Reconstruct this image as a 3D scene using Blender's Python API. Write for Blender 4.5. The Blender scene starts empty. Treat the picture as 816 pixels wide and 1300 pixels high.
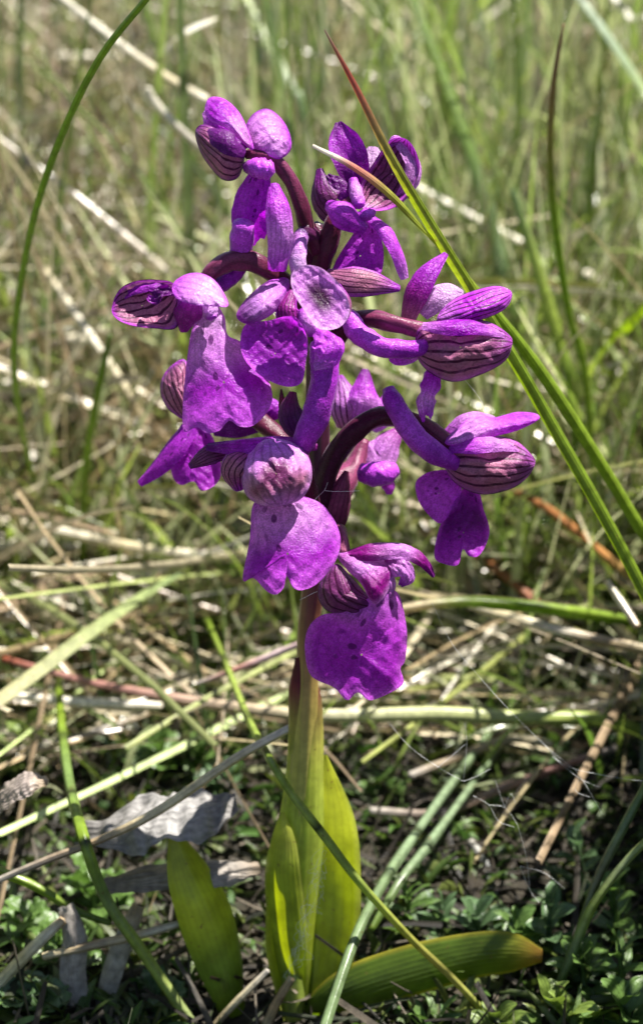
import bpy, math, random
import numpy as np
from mathutils import Vector, Matrix

# ------------------------------------------------------------------ camera
# all modelling below is in centimetres, scaled to metres (S) when a mesh is made
S = 0.01
PITCH = math.radians(25.0)
D = 22.0                       # camera to the flower spike, cm
K = 7.4 / 816.0                # cm per photo pixel at distance D
CENTRE = np.array([0.0, 0.0, 6.41])
FWD = np.array([0.0, math.cos(PITCH), -math.sin(PITCH)])
UPV = np.array([0.0, math.sin(PITCH), math.cos(PITCH)])
RGT = np.array([1.0, 0.0, 0.0])
CAM = CENTRE - FWD * D
scene = bpy.context.scene
cam_d = bpy.data.cameras.new('camera')
cam = bpy.data.objects.new('camera', cam_d)
scene.collection.objects.link(cam)
scene.camera = cam
cam.location = Vector(CAM * S)
cam.rotation_euler = (math.pi / 2 - PITCH, 0, 0)
cam_d.sensor_fit = 'VERTICAL'
cam_d.sensor_height = 36.0
cam_d.lens = 36.0 * D / (1300 * K)
cam_d.clip_start = 0.01
cam_d.clip_end = 50
cam_d.dof.use_dof = True
cam_d.dof.focus_distance = (D - 1.2) * S
cam_d.dof.aperture_fstop = cam_d.lens / 2.5
cam_d.dof.aperture_blades = 0

# ------------------------------------------------------------------ light
SUN_DIR = Vector((0.36, 0.19, 0.91)).normalized()       # towards the sun
world = bpy.data.worlds.new('World'); scene.world = world; world.use_nodes = True
wn = world.node_tree.nodes; wl = world.node_tree.links
sky = wn.new('ShaderNodeTexSky'); sky.sky_type = 'NISHITA'; sky.sun_disc = False
sky.sun_elevation = math.asin(SUN_DIR.z)
sky.sun_rotation = math.atan2(SUN_DIR.x, SUN_DIR.y)
wl.new(sky.outputs[0], wn['Background'].inputs[0])
wn['Background'].inputs[1].default_value = 0.05
sun_d = bpy.data.lights.new('sun', 'SUN'); sun_d.energy = 5.0; sun_d.angle = math.radians(0.5)
sun_d.color = (1.0, 0.955, 0.88)
sun = bpy.data.objects.new('sun', sun_d); scene.collection.objects.link(sun)
sun.rotation_euler = SUN_DIR.to_track_quat('Z', 'Y').to_euler()
sun.location = (0.2, 0.1, 0.6)
scene.view_settings.view_transform = 'Standard'
scene.view_settings.look = 'None'
scene.view_settings.gamma = 1.0
scene.view_settings.exposure = 1.5
scene.render.engine = 'CYCLES'
scene.cycles.use_denoising = True
scene.cycles.max_bounces = 6
scene.cycles.diffuse_bounces = 3
scene.cycles.transparent_max_bounces = 4
scene.cycles.sample_clamp_indirect = 6.0

rng = np.random.default_rng(7)
random.seed(7)

# ------------------------------------------------------------------ geometry helpers
def PD(px, py, d=0.0):
    """photo pixel + depth (px towards the camera from the spike's plane) -> world cm"""
    dist = D - d * K
    return CAM + FWD * dist + RGT * ((px - 408) * K * dist / D) - UPV * ((py - 650) * K * dist / D)
def ray(px, py):
    return FWD + RGT * ((px - 408) * K / D) - UPV * ((py - 650) * K / D)
def PH(px, py, h):
    r = ray(px, py); t = (CAM[2] - h) / -r[2]
    for _ in range(40):                       # the ground rises gently behind the orchid
        y = CAM[1] + r[1] * t
        t = 0.5 * t + 0.5 * (CAM[2] - h - bank(y)) / -r[2]
    return CAM + r * t
def bank(y):
    q = np.asarray(y, float) - 9.0
    return 0.19 * 0.5 * (q + np.sqrt(q * q + 9)) * np.clip((60 - np.asarray(y, float)) / 60 + 0.5, 0.4, 1) - 0.02
def PY(px, py, y):
    r = ray(px, py); t = (y - CAM[1]) / r[1]
    return CAM + r * t
def scale_at(p):
    return K * float((p - CAM) @ FWD) / D          # cm per photo px at this point
def cvec(n):
    return RGT * n[0] + UPV * n[1] - FWD * n[2]
def ds(py):
    return 0.3 * (650 - py)

def crom(P, t):
    """Catmull-Rom through rows of P (chord-length), evaluated at t in 0..1 (array)"""
    P = np.asarray(P, float)
    if P.ndim == 1: P = P[:, None]
    n = len(P)
    if n == 1: return np.repeat(P, len(t), 0)
    u = np.clip(t, 0, 1) * (n - 1)
    i = np.minimum(u.astype(int), n - 2); f = (u - i)[:, None]
    Q = np.vstack([2 * P[0] - P[1], P, 2 * P[-1] - P[-2]])
    a, b, c, d = Q[i], Q[i + 1], Q[i + 2], Q[i + 3]
    return 0.5 * (2 * b + (c - a) * f + (2 * a - 5 * b + 4 * c - d) * f ** 2 + (3 * b - a - 3 * c + d) * f ** 3)
def norm(v):
    return v / np.maximum(np.linalg.norm(v, axis=-1, keepdims=True), 1e-9)

WLOC = {}
def mesh_obj(name, V, F, mat, parent=None, uv=None, col=None, smooth=True, origin=None):
    V = np.asarray(V, float) * S
    o0 = np.asarray(origin, float) * S if origin is not None else V[0].copy()
    me = bpy.data.meshes.new(name)
    Vl = V - o0
    F = np.asarray(F, np.int32); k = F.shape[1]
    me.vertices.add(len(Vl)); me.vertices.foreach_set('co', Vl.astype(np.float32).ravel())
    me.loops.add(F.size); me.loops.foreach_set('vertex_index', F.ravel())
    me.polygons.add(len(F)); me.polygons.foreach_set('loop_start', np.arange(0, F.size, k, dtype=np.int32))
    me.update(calc_edges=True)
    if smooth: me.polygons.foreach_set('use_smooth', np.ones(len(F), bool))
    if uv is not None:
        l = me.uv_layers.new(name='UVMap')
        l.data.foreach_set('uv', np.asarray(uv, np.float32)[F.ravel()].ravel())
    if col is not None:
        a = me.color_attributes.new('Col', 'FLOAT_COLOR', 'POINT')
        c = np.ones((len(Vl), 4), np.float32); c[:, :3] = col
        a.data.foreach_set('color', c.ravel())
    me.materials.append(mat)
    o = bpy.data.objects.new(name, me); scene.collection.objects.link(o)
    attach(o, o0, parent)
    return o
def attach(o, wloc, parent):
    WLOC[o.name] = np.array(wloc)
    if parent is not None:
        o.parent = parent; o.location = Vector(wloc - WLOC[parent.name])
    else:
        o.location = Vector(wloc)
def empty(name, p, parent=None):
    o = bpy.data.objects.new(name, None); scene.collection.objects.link(o)
    o.empty_display_size = 0.01
    attach(o, np.asarray(p, float) * S, parent)
    return o
def tag(o, label, cat, group=None, kind=None):
    if label: o['label'] = label
    if cat: o['category'] = cat
    if group: o['group'] = group
    if kind: o['kind'] = kind
    return o

def grid_faces(nv, nu):
    i = np.arange(nv - 1)[:, None] * nu + np.arange(nu - 1)[None, :]
    i = i.ravel()
    return np.stack([i, i + 1, i + nu + 1, i + nu], 1)

def fbm(a, b, seed):
    r = np.random.default_rng(seed); out = 0
    for k in range(5):
        f = 1.6 ** k
        out = out + np.sin(a * f * r.uniform(3, 6) + r.uniform(0, 6)) * np.sin(b * f * r.uniform(3, 6) + r.uniform(0, 6)) / f
    return out

def patch_arrays(pts, w, n, arc, endf=None, ruff=None, nu=15, nv=26, crinkle=0.0, seed=0, twist=None, ser=0.0):
    """a leaf or petal sheet. pts world cm; w half-widths (cm) scalar list or (left,right) list; n world normals; arc degrees"""
    pts = np.asarray(pts, float)
    ts = np.linspace(0, 1, 240)
    C = crom(pts, ts)
    W = np.asarray(w, float)
    if W.ndim == 1: W = np.stack([W, W], 1)
    Ws = np.maximum(crom(W, ts), 0.0)
    N = norm(crom(np.asarray(n, float).reshape(-1, 3), ts))
    A = np.radians(crom(np.asarray(arc, float).ravel(), ts)[:, 0])
    T = norm(np.gradient(C, axis=0))
    Sd = norm(np.cross(N, T)); N = norm(np.cross(T, Sd))
    if twist is not None:
        tw = np.radians(crom(np.asarray(twist, float), ts)[:, 0])[:, None]
        Sd, N = Sd * np.cos(tw) + N * np.sin(tw), N * np.cos(tw) - Sd * np.sin(tw)
    x = np.linspace(-1, 1, nu); v = np.linspace(0, 1, nv)
    X, Vv = np.meshgrid(x, v)
    par = Vv.copy()
    if endf is not None:
        e = endf(X); par = Vv * (1 + (e - 1) * Vv ** 1.5)
    idx = np.clip(par * 239, 0, 239)
    i0 = np.minimum(idx.astype(int), 238); f = (idx - i0)[..., None]
    L = lambda Q: Q[i0] * (1 - f) + Q[i0 + 1] * f
    c, s_, nn = L(C), L(Sd), L(N)
    wl_, wr_ = L(Ws)[..., 0], L(Ws)[..., 1]
    th = L(A[:, None])[..., 0]
    ww = np.where(X < 0, wl_, wr_)
    ath = np.maximum(np.abs(th), 1e-3)
    R = ww / np.sin(np.minimum(ath, math.pi / 2))
    rj = np.random.default_rng(seed + 5).uniform(0, 6, 6)
    jag = 1 + ser * (np.sin(Vv * 23 + rj[0] + 2 * np.sign(X)) + 0.8 * np.sin(Vv * 41 + rj[1] + np.sign(X)) + 0.6 * np.sin(Vv * 67 + rj[2]))
    lat = R * np.sin(X * ath) * jag
    nor = R * (np.cos(X * ath) - 1) * np.sign(th)
    Pn = c + s_ * lat[..., None] + nn * nor[..., None]
    mean_w = float(Ws.mean())
    if ruff is not None:
        amp, fr = ruff
        off = amp * mean_w * np.abs(X) ** 1.6 * np.sin(fr * Vv * 6.283 + 1.7 * np.sign(X) + seed)
        off = off * np.minimum(1, Vv * 2.5)
        Pn = Pn + nn * off[..., None]
    if crinkle:
        off = crinkle * mean_w * fbm(X * 1.3, Vv * 2.4, seed + 11)
        Pn = Pn + nn * off[..., None]
    uv = np.stack([(X + 1) / 2, Vv], -1).reshape(-1, 2)
    return Pn.reshape(-1, 3), grid_faces(nv, nu), uv, X.ravel(), Vv.ravel()

def ramp(cols, v):
    return np.clip(crom(np.asarray(cols, float).reshape(-1, 3), v), 0.001, 1)

def tube_arrays(pts, r, ns=12, nt=22, ridges=0.0, nr=3, turns=0.6, cap=True, seed=0, rough=0.0):
    pts = np.asarray(pts, float); ts = np.linspace(0, 1, nt)
    C = crom(pts, ts); Rr = np.maximum(crom(np.asarray(r, float), ts)[:, 0], 1e-4)
    T = norm(np.gradient(C, axis=0))
    ref = np.array([0.3, -0.8, 0.52])
    Sd = norm(np.cross(np.broadcast_to(ref, T.shape), T)); B = np.cross(T, Sd)
    a = np.linspace(0, 2 * math.pi, ns, endpoint=False)
    rr = Rr[:, None] * (1 + ridges * np.cos(nr * (a[None, :] + ts[:, None] * turns * 6.283)))
    if rough: rr = rr * (1 + rough * fbm(np.cos(a)[None, :] + 0 * rr, ts[:, None] * 4 + 0 * rr, seed))
    V = C[:, None, :] + rr[..., None] * (np.cos(a)[None, :, None] * Sd[:, None, :] + np.sin(a)[None, :, None] * B[:, None, :])
    V = V.reshape(-1, 3)
    F = []
    i = np.arange(nt - 1)[:, None] * ns; j = np.arange(ns)[None, :]
    F = np.stack([(i + j), (i + (j + 1) % ns), (i + ns + (j + 1) % ns), (i + ns + j)], -1).reshape(-1, 4)
    uv = np.stack([np.broadcast_to(np.arange(ns) / ns, (nt, ns)), np.broadcast_to(ts[:, None], (nt, ns))], -1).reshape(-1, 2)
    if cap:
        n0 = len(V)
        V = np.vstack([V, C[0] - T[0] * Rr[0] * 0.5, C[-1] + T[-1] * Rr[-1] * 0.5])
        jj = np.arange(ns)
        f0 = np.stack([(jj + 1) % ns, jj, np.full(ns, n0), np.full(ns, n0)], 1)
        b = (nt - 1) * ns
        f1 = np.stack([b + jj, b + (jj + 1) % ns, np.full(ns, n0 + 1), np.full(ns, n0 + 1)], 1)
        F = np.vstack([F, f0, f1])
        uv = np.vstack([uv, [[0.5, 0]], [[0.5, 1]]])
    return V, F, uv

def quads_to_tris_ok(F):
    bad = F[:, 2] == F[:, 3]
    return np.vstack([F[~bad][:, [0, 1, 2]], F[~bad][:, [0, 2, 3]], F[bad][:, :3]])

# ------------------------------------------------------------------ materials
def nmat(name):
    m = bpy.data.materials.new(name); m.use_nodes = True
    nt = m.node_tree
    for n in list(nt.nodes): nt.nodes.remove(n)
    return m, nt.nodes, nt.links
def math_n(nodes, links, op, a, b=None, c=None, clamp=False):
    n = nodes.new('ShaderNodeMath'); n.operation = op; n.use_clamp = clamp
    for i, v in enumerate((a, b, c)):
        if v is None: continue
        if isinstance(v, (int, float)): n.inputs[i].default_value = v
        else: links.new(v, n.inputs[i])
    return n.outputs[0]
def mixc(nodes, links, f, a, b, mode='MIX'):
    n = nodes.new('ShaderNodeMix'); n.data_type = 'RGBA'; n.blend_type = mode
    for s, v in ((n.inputs[0], f), (n.inputs[6], a), (n.inputs[7], b)):
        if isinstance(v, (int, float)): s.default_value = v
        elif isinstance(v, tuple): s.default_value = (*v, 1)
        else: links.new(v, s)
    return n.outputs[2]
def noise(nodes, links, vec, scale, detail=2.0, rough=0.5):
    n = nodes.new('ShaderNodeTexNoise'); n.inputs['Scale'].default_value = scale
    n.inputs['Detail'].default_value = detail; n.inputs['Roughness'].default_value = rough
    if vec is not None: links.new(vec, n.inputs['Vector'])
    return n.outputs['Fac']
def mrange(nodes, links, v, a, b, c=0.0, d=1.0, smooth=False):
    n = nodes.new('ShaderNodeMapRange'); n.interpolation_type = 'SMOOTHSTEP' if smooth else 'LINEAR'
    links.new(v, n.inputs[0])
    for i, q in enumerate((a, b, c, d)): n.inputs[i + 1].default_value = q
    return n.outputs[0]

def flower_mat(name, kind, lines=0, line_col=(0.045, 0.004, 0.03), line_str=0.85, transl=0.26, rough=0.42, sheen=0.35, bump=0.5, spots=False, pap=0.5):
    m, N, L = nmat(name)
    at = N.new('ShaderNodeAttribute'); at.attribute_name = 'Col'
    tc = N.new('ShaderNodeTexCoord'); uvs = N.new('ShaderNodeSeparateXYZ'); L.new(tc.outputs['UV'], uvs.inputs[0])
    u, v = uvs.outputs[0], uvs.outputs[1]
    ob = tc.outputs['Object']
    fine = noise(N, L, ob, 5200, 2, 0.6)
    mid = noise(N, L, ob, 1100, 3, 0.6)
    col = at.outputs['Color']
    mot = math_n(N, L, 'ADD', mrange(N, L, fine, 0.3, 0.7, 0.68, 1.28), mrange(N, L, mid, 0.3, 0.7, -0.2, 0.2))
    cm = N.new('ShaderNodeVectorMath'); cm.operation = 'SCALE'; L.new(col, cm.inputs[0]); L.new(mot, cm.inputs['Scale'])
    col = cm.outputs[0]
    if lines:
        wob = noise(N, L, tc.outputs['UV'], 3.2, 2)
        uu = math_n(N, L, 'ADD', u, math_n(N, L, 'MULTIPLY', math_n(N, L, 'SUBTRACT', wob, 0.5), 0.10))
        fr = math_n(N, L, 'FRACT', math_n(N, L, 'MULTIPLY', uu, float(lines)))
        dist = math_n(N, L, 'MULTIPLY', math_n(N, L, 'ABSOLUTE', math_n(N, L, 'SUBTRACT', fr, 0.5)), 2.0)
        brk = mrange(N, L, mid, 0.25, 0.5, 0.45, 1.0)
        ln = math_n(N, L, 'MULTIPLY', mrange(N, L, dist, 0.60, 0.84, 0, line_str, True), brk)
        col = mixc(N, L, ln, col, line_col)
    if spots:
        mp = N.new('ShaderNodeMapping'); mp.inputs['Scale'].default_value = (8, 9, 1); L.new(tc.outputs['UV'], mp.inputs[0])
        vo = N.new('ShaderNodeTexVoronoi'); vo.inputs['Scale'].default_value = 1.0; L.new(mp.outputs[0], vo.inputs['Vector'])
        sp = mrange(N, L, vo.outputs['Distance'], 0.26, 0.36, 1, 0, True)
        cs = N.new('ShaderNodeSeparateColor'); L.new(vo.outputs['Color'], cs.inputs[0])
        keep = math_n(N, L, 'GREATER_THAN', cs.outputs[0], 0.42)
        mk = math_n(N, L, 'MULTIPLY', mrange(N, L, math_n(N, L, 'ABSOLUTE', math_n(N, L, 'SUBTRACT', u, 0.42)), 0.26, 0.38, 1, 0), mrange(N, L, v, 0.55, 0.75, 1, 0))
        mk = math_n(N, L, 'MULTIPLY', mk, mrange(N, L, v, 0.06, 0.12, 0, 1))
        f = math_n(N, L, 'MULTIPLY', math_n(N, L, 'MULTIPLY', sp, keep), mk)
        col = mixc(N, L, math_n(N, L, 'MULTIPLY', f, 0.8), col, (0.07, 0.003, 0.10))
    if pap:      # pale papillae, with their sparkle painted into the colour
        pn = noise(N, L, ob, 8200, 1, 0.5)
        pm = math_n(N, L, 'MULTIPLY', mrange(N, L, pn, 0.56, 0.70, 0, pap, True), mrange(N, L, mid, 0.38, 0.60, 0.0, 1.0))
        pm = math_n(N, L, 'MULTIPLY', pm, math_n(N, L, 'SUBTRACT', 1.0, ln)) if lines else pm
        l2 = N.new('ShaderNodeVectorMath'); l2.operation = 'MULTIPLY_ADD'; L.new(col, l2.inputs[0])
        l2.inputs[1].default_value = (1.8, 2.2, 1.8); l2.inputs[2].default_value = (0.05, 0.025, 0.055); lift = l2.outputs[0]
        colp = mixc(N, L, pm, col, lift)
    else: colp = col
    p = N.new('ShaderNodeBsdfPrincipled')
    L.new(colp, p.inputs['Base Color'])
    L.new(mrange(N, L, fine, 0.35, 0.7, rough + 0.15, max(0.15, rough - 0.15)), p.inputs['Roughness'])
    if pap: L.new(mrange(N, L, pm, 0.0, 0.6, 0.18, 0.9), p.inputs['Specular IOR Level'])
    else: p.inputs['Specular IOR Level'].default_value = 0.4
    p.inputs['Sheen Weight'].default_value = sheen
    p.inputs['Sheen Roughness'].default_value = 0.35
    p.inputs['Sheen Tint'].default_value = (0.95, 0.8, 1.0, 1)
    b = N.new('ShaderNodeBump'); b.inputs['Strength'].default_value = bump; b.inputs['Distance'].default_value = 0.00018
    L.new(math_n(N, L, 'ADD', fine, math_n(N, L, 'MULTIPLY', mid, 1.4)), b.inputs['Height'])
    L.new(b.outputs[0], p.inputs['Normal'])
    t = N.new('ShaderNodeBsdfTranslucent')
    sat = N.new('ShaderNodeHueSaturation'); sat.inputs['Saturation'].default_value = 1.05; sat.inputs['Value'].default_value = 1.5
    L.new(col, sat.inputs['Color']); L.new(sat.outputs[0], t.inputs[0])
    mx = N.new('ShaderNodeMixShader'); mx.inputs[0].default_value = transl
    L.new(p.outputs[0], mx.inputs[1]); L.new(t.outputs[0], mx.inputs[2])
    o = N.new('ShaderNodeOutputMaterial'); L.new(mx.outputs[0], o.inputs[0])
    return m
def plant_mat(name, transl=0.35, rough=0.42, spec=0.5, lines=0, line_str=0.25, bump=0.15, mott=0.25, nscale=700, ribs=1.0, specks=0.0):
    m, N, L = nmat(name)
    at = N.new('ShaderNodeAttribute'); at.attribute_name = 'Col'
    tc = N.new('ShaderNodeTexCoord'); ob = tc.outputs['Object']
    nz = noise(N, L, ob, nscale, 3, 0.6)
    mot = mrange(N, L, nz, 0.3, 0.7, 1 - mott, 1 + mott)
    cm = N.new('ShaderNodeVectorMath'); cm.operation = 'SCALE'; L.new(at.outputs['Color'], cm.inputs[0]); L.new(mot, cm.inputs['Scale'])
    col = cm.outputs[0]; hgt = nz
    if lines:
        uvs = N.new('ShaderNodeSeparateXYZ'); L.new(tc.outputs['UV'], uvs.inputs[0])
        sn = math_n(N, L, 'SINE', math_n(N, L, 'MULTIPLY', uvs.outputs[0], lines * 6.283))
        ln = mrange(N, L, sn, -0.2, 1.0, 0, line_str)
        dk = N.new('ShaderNodeVectorMath'); dk.operation = 'SCALE'; L.new(col, dk.inputs[0]); dk.inputs['Scale'].default_value = 0.45
        col = mixc(N, L, ln, col, dk.outputs[0])
        hgt = math_n(N, L, 'ADD', nz, math_n(N, L, 'MULTIPLY', sn, 0.35 * ribs))
    if specks:
        sn_ = noise(N, L, ob, 1500, 2, 0.6); big = noise(N, L, ob, 160, 2, 0.6)
        col = mixc(N, L, math_n(N, L, 'MULTIPLY', mrange(N, L, sn_, 0.64, 0.72, 0, specks, True), mrange(N, L, big, 0.4, 0.6)), col, (0.16, 0.09, 0.035))
    p = N.new('ShaderNodeBsdfPrincipled'); L.new(col, p.inputs['Base Color'])
    p.inputs['Roughness'].default_value = rough; p.inputs['Specular IOR Level'].default_value = spec
    if bump:
        b = N.new('ShaderNodeBump'); b.inputs['Strength'].default_value = bump; b.inputs['Distance'].default_value = 0.0003
        L.new(hgt, b.inputs['Height']); L.new(b.outputs[0], p.inputs['Normal'])
    o = N.new('ShaderNodeOutputMaterial')
    if transl > 0:
        t = N.new('ShaderNodeBsdfTranslucent')
        sat = N.new('ShaderNodeHueSaturation'); sat.inputs['Saturation'].default_value = 1.1; sat.inputs['Value'].default_value = 1.5
        L.new(col, sat.inputs['Color']); L.new(sat.outputs[0], t.inputs[0])
        mx = N.new('ShaderNodeMixShader'); mx.inputs[0].default_value = transl
        L.new(p.outputs[0], mx.inputs[1]); L.new(t.outputs[0], mx.inputs[2]); L.new(mx.outputs[0], o.inputs[0])
    else:
        L.new(p.outputs[0], o.inputs[0])
    return m
M = {
 'sepal': flower_mat('striped_sepal', 'sepal', lines=7, line_str=0.95, transl=0.2, rough=0.34, sheen=0.10, pap=0.35),
 'hood': flower_mat('mottled_hood', 'hood', lines=6, line_str=0.4, transl=0.15, rough=0.36, sheen=0.15, pap=0.9),
 'petal': flower_mat('purple_petal', 'petal', lines=6, line_str=0.28, line_col=(0.07, 0.006, 0.10), transl=0.38, rough=0.32, sheen=0.12, pap=1.0, bump=0.65),
 'lip': flower_mat('purple_lip', 'lip', lines=8, line_str=0.16, line_col=(0.12, 0.01, 0.22), transl=0.46, rough=0.34, sheen=0.06, spots=True, pap=0.55),
 'spur': flower_mat('purple_spur', 'spur', transl=0.15, rough=0.36, sheen=0.1, pap=0.7),
 'ovary': flower_mat('maroon_ovary', 'ovary', lines=6, line_str=0.4, line_col=(0.03, 0.003, 0.012), transl=0.0, rough=0.33, sheen=0.1, bump=0.35, pap=0.15),
 'stem': plant_mat('orchid_stem', transl=0.0, rough=0.4, lines=9, line_str=0.25, mott=0.2),
 'leaf': plant_mat('orchid_leaf', transl=0.5, rough=0.33, lines=11, line_str=0.16, mott=0.3, bump=0.25, nscale=260, ribs=0.4, specks=0.7),
 'blade': plant_mat('grass_blade', transl=0.35, rough=0.32, lines=5, line_str=0.3, mott=0.25, bump=0.25, specks=0.8),
 'straw': plant_mat('dry_straw', transl=0.12, rough=0.36, spec=0.6, lines=7, line_str=0.35, mott=0.3, bump=0.3),
 'dead': plant_mat('dead_leaf', transl=0.15, rough=0.55, lines=12, line_str=0.35, mott=0.4, bump=0.5, nscale=900),
 'field': plant_mat('field_grass', transl=0.32, rough=0.25, spec=0.85, bump=0.0, mott=0.25, nscale=260),
 'thatch': plant_mat('thatch', transl=0.12, rough=0.30, spec=0.7, bump=0.0, mott=0.3, nscale=300),
 'weed': plant_mat('weed_leaf', transl=0.3, rough=0.4, lines=4, line_str=0.2, mott=0.25, bump=0.3, nscale=900),
 'web': plant_mat('spider_silk', transl=0.0, rough=0.25, spec=1.0, bump=0.0, mott=0.1),
}
def soil_mat():
    m, N, L = nmat('soil')
    tc = N.new('ShaderNodeTexCoord'); ob = tc.outputs['Object']
    n1 = noise(N, L, ob, 60, 5, 0.65); n2 = noise(N, L, ob, 600, 4, 0.7)
    c = mixc(N, L, mrange(N, L, n1, 0.35, 0.65), (0.014, 0.010, 0.006), (0.03, 0.026, 0.012))
    c = mixc(N, L, mrange(N, L, n2, 0.5, 0.75), c, (0.05, 0.04, 0.026))
    p = N.new('ShaderNodeBsdfPrincipled'); L.new(c, p.inputs['Base Color']); p.inputs['Roughness'].default_value = 0.9
    b = N.new('ShaderNodeBump'); b.inputs['Distance'].default_value = 0.002; b.inputs['Strength'].default_value = 0.8
    L.new(n2, b.inputs['Height']); L.new(b.outputs[0], p.inputs['Normal'])
    o = N.new('ShaderNodeOutputMaterial'); L.new(p.outputs[0], o.inputs[0])
    return m
M['soil'] = soil_mat()

# ------------------------------------------------------------------ ground
def gz(x, y):
    x = np.asarray(x, float); y = np.asarray(y, float)
    h = 0.35 * np.sin(x * 0.31 + 1.0) * np.sin(y * 0.27 + 0.4) + 0.18 * np.sin(x * 0.9 + y * 0.7) + 0.10 * np.sin(x * 1.9 - y * 1.5)
    return h * np.clip((np.hypot(x, y + 1) - 0.5) / 3, 0, 1) + bank(y)
xs = np.concatenate([[-2000, -600, -200, -120, -80], np.linspace(-50, 50, 201), [80, 120, 200, 600, 2000]])
ys = np.concatenate([[-800, -200, -60], np.linspace(-30, 130, 241), [180, 300, 700, 3000]])
GX, GY = np.meshgrid(xs, ys)
GZ = gz(GX, GY) + rng.normal(0, 0.03, GX.shape)
ground = mesh_obj('ground', np.stack([GX, GY, GZ], -1).reshape(-1, 3), grid_faces(len(ys), len(xs)), M['soil'], origin=(0, 0, 0))
tag(ground, 'dark brown soil under the meadow grass', None, kind='structure')

# ------------------------------------------------------------------ meadow as stuff
GREENS = np.array([[0.15, 0.21, 0.045], [0.21, 0.28, 0.065], [0.085, 0.14, 0.03], [0.42, 0.44, 0.26], [0.32, 0.36, 0.20]])
STRAWS = np.array([[0.42, 0.35, 0.20], [0.55, 0.48, 0.33], [0.33, 0.25, 0.14], [0.62, 0.57, 0.45], [0.26, 0.19, 0.12], [0.36, 0.30, 0.22]])
def wedge(n, y0, y1, pw, margin=9.0, slope=0.33):
    y = y0 + (y1 - y0) * rng.random(n) ** pw
    x = (rng.random(n) * 2 - 1) * (margin + slope * np.maximum(y, 0))
    return x, y
def strips(name, label, cat, x, y, z0, L, az, el0, bend, w, c0, c1, mat, nseg=6, taper=True, roll=None):
    """many thin curved strips as one stuff object: az heading, el0 start elevation, bend elevation change along it"""
    n = len(x); t = np.linspace(0, 1, nseg + 1)
    el = el0[:, None] + bend[:, None] * (t[None, :-1] + 0.5 / nseg)
    seg = (L / nseg)[:, None]
    dxy = np.cos(el) * seg; dz = np.sin(el) * seg
    hx = np.concatenate([np.zeros((n, 1)), np.cumsum(dxy, 1)], 1); hz = np.concatenate([np.zeros((n, 1)), np.cumsum(dz, 1)], 1)
    wig = rng.normal(0, 0.05, (n, 1)) * L[:, None] * t[None, :] ** 2
    cx = x[:, None] + hx * np.cos(az)[:, None] - wig * np.sin(az)[:, None]
    cy = y[:, None] + hx * np.sin(az)[:, None] + wig * np.cos(az)[:, None]
    cz = z0[:, None] + hz
    rl = (rng.random(n) * 6.283 if roll is None else roll)[:, None]
    sx = -np.sin(az)[:, None] * np.cos(rl); sy = np.cos(az)[:, None] * np.cos(rl); sz = np.sin(rl) + 0 * sx
    prof = (1 - t ** 2.2) * 0.95 + 0.05 if taper else np.ones_like(t) * (0.8 + 0.2 * np.cos(t * 3))
    hw = w[:, None] * prof[None, :] * 0.5
    A = np.stack([cx - sx * hw, cy - sy * hw, cz - sz * hw], -1); B = np.stack([cx + sx * hw, cy + sy * hw, cz + sz * hw], -1)
    # a raised midrib line gives each strip a shallow V section
    nx = np.cos(az)[:, None] * 0 - np.sin(az)[:, None] * -np.sin(rl); ny = np.cos(az)[:, None] * -np.sin(rl); nz = np.cos(rl) + 0 * nx
    Cc = np.stack([cx + nx * hw * 0.5, cy + ny * hw * 0.5, cz + nz * hw * 0.5], -1)
    V = np.stack([A, Cc, B], 2).reshape(-1, 3)
    m = nseg + 1
    base = (np.arange(n) * m * 3)[:, None, None] + (np.arange(nseg) * 3)[None, :, None]
    f = np.array([[0, 1, 4, 3], [1, 2, 5, 4]])
    F = (base[..., None] + f[None, None]).reshape(-1, 4)
    col = c0[:, None, :] * (1 - t)[None, :, None] + c1[:, None, :] * t[None, :, None]
    col = np.repeat(col[:, :, None, :], 3, 2).reshape(-1, 3)
    uv = np.stack([np.broadcast_to(np.array([0, .5, 1]), (n, m, 3)), np.broadcast_to(t[None, :, None], (n, m, 3))], -1).reshape(-1, 2)
    o = mesh_obj(name, V, F, mat, uv=uv, col=col, origin=(0, 0, 0))
    return tag(o, label, cat, kind='stuff')

# upright green grass: denser and taller towards the right
n = 17000
x, y = wedge(n, 7, 85, 1.25)
keep = (rng.random(n) < np.clip(0.85 + 0.25 * x / (4 + 0.2 * np.maximum(y, 1)), 0.7, 1.0))
x, y = x[keep], y[keep]; n = len(x)
L_ = rng.uniform(2.5, 8.5, n) * np.clip(0.45 + (y - 4) / 14, 0.35, 1.0)
L_ = L_ * np.where(x < -0.12 * y, 0.75, 1.0)
ci = rng.integers(0, len(GREENS), n); c0 = GREENS[ci] * rng.uniform(0.4, 1.35, (n, 1))
c1 = c0 * rng.uniform(0.9, 1.35, (n, 1)) + rng.uniform(0, 0.08, (n, 1)) * np.array([1, 0.8, 0.3])
strips('meadow_grass', 'blurred green grass standing in the meadow behind the orchid', 'grass', x, y, gz(x, y) - 0.1, L_, rng.random(n) * 6.283,
       rng.uniform(0.9, 1.6, n), rng.normal(-0.35, 0.45, n), rng.uniform(0.06, 0.26, n), c0, c1, M['field'])
n = 4200  # tall grass added at the sides, mostly unseen, to shade the ground
y = rng.uniform(-6, 10, n)
x = np.where(rng.random(n) < 0.72, 4.7 + 0.17 * np.maximum(y, 0) + 6 * rng.random(n) ** 1.8, rng.uniform(-16, -6.5, n))
c0 = GREENS[rng.integers(0, len(GREENS), n)] * rng.uniform(0.7, 1.2, (n, 1))
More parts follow.
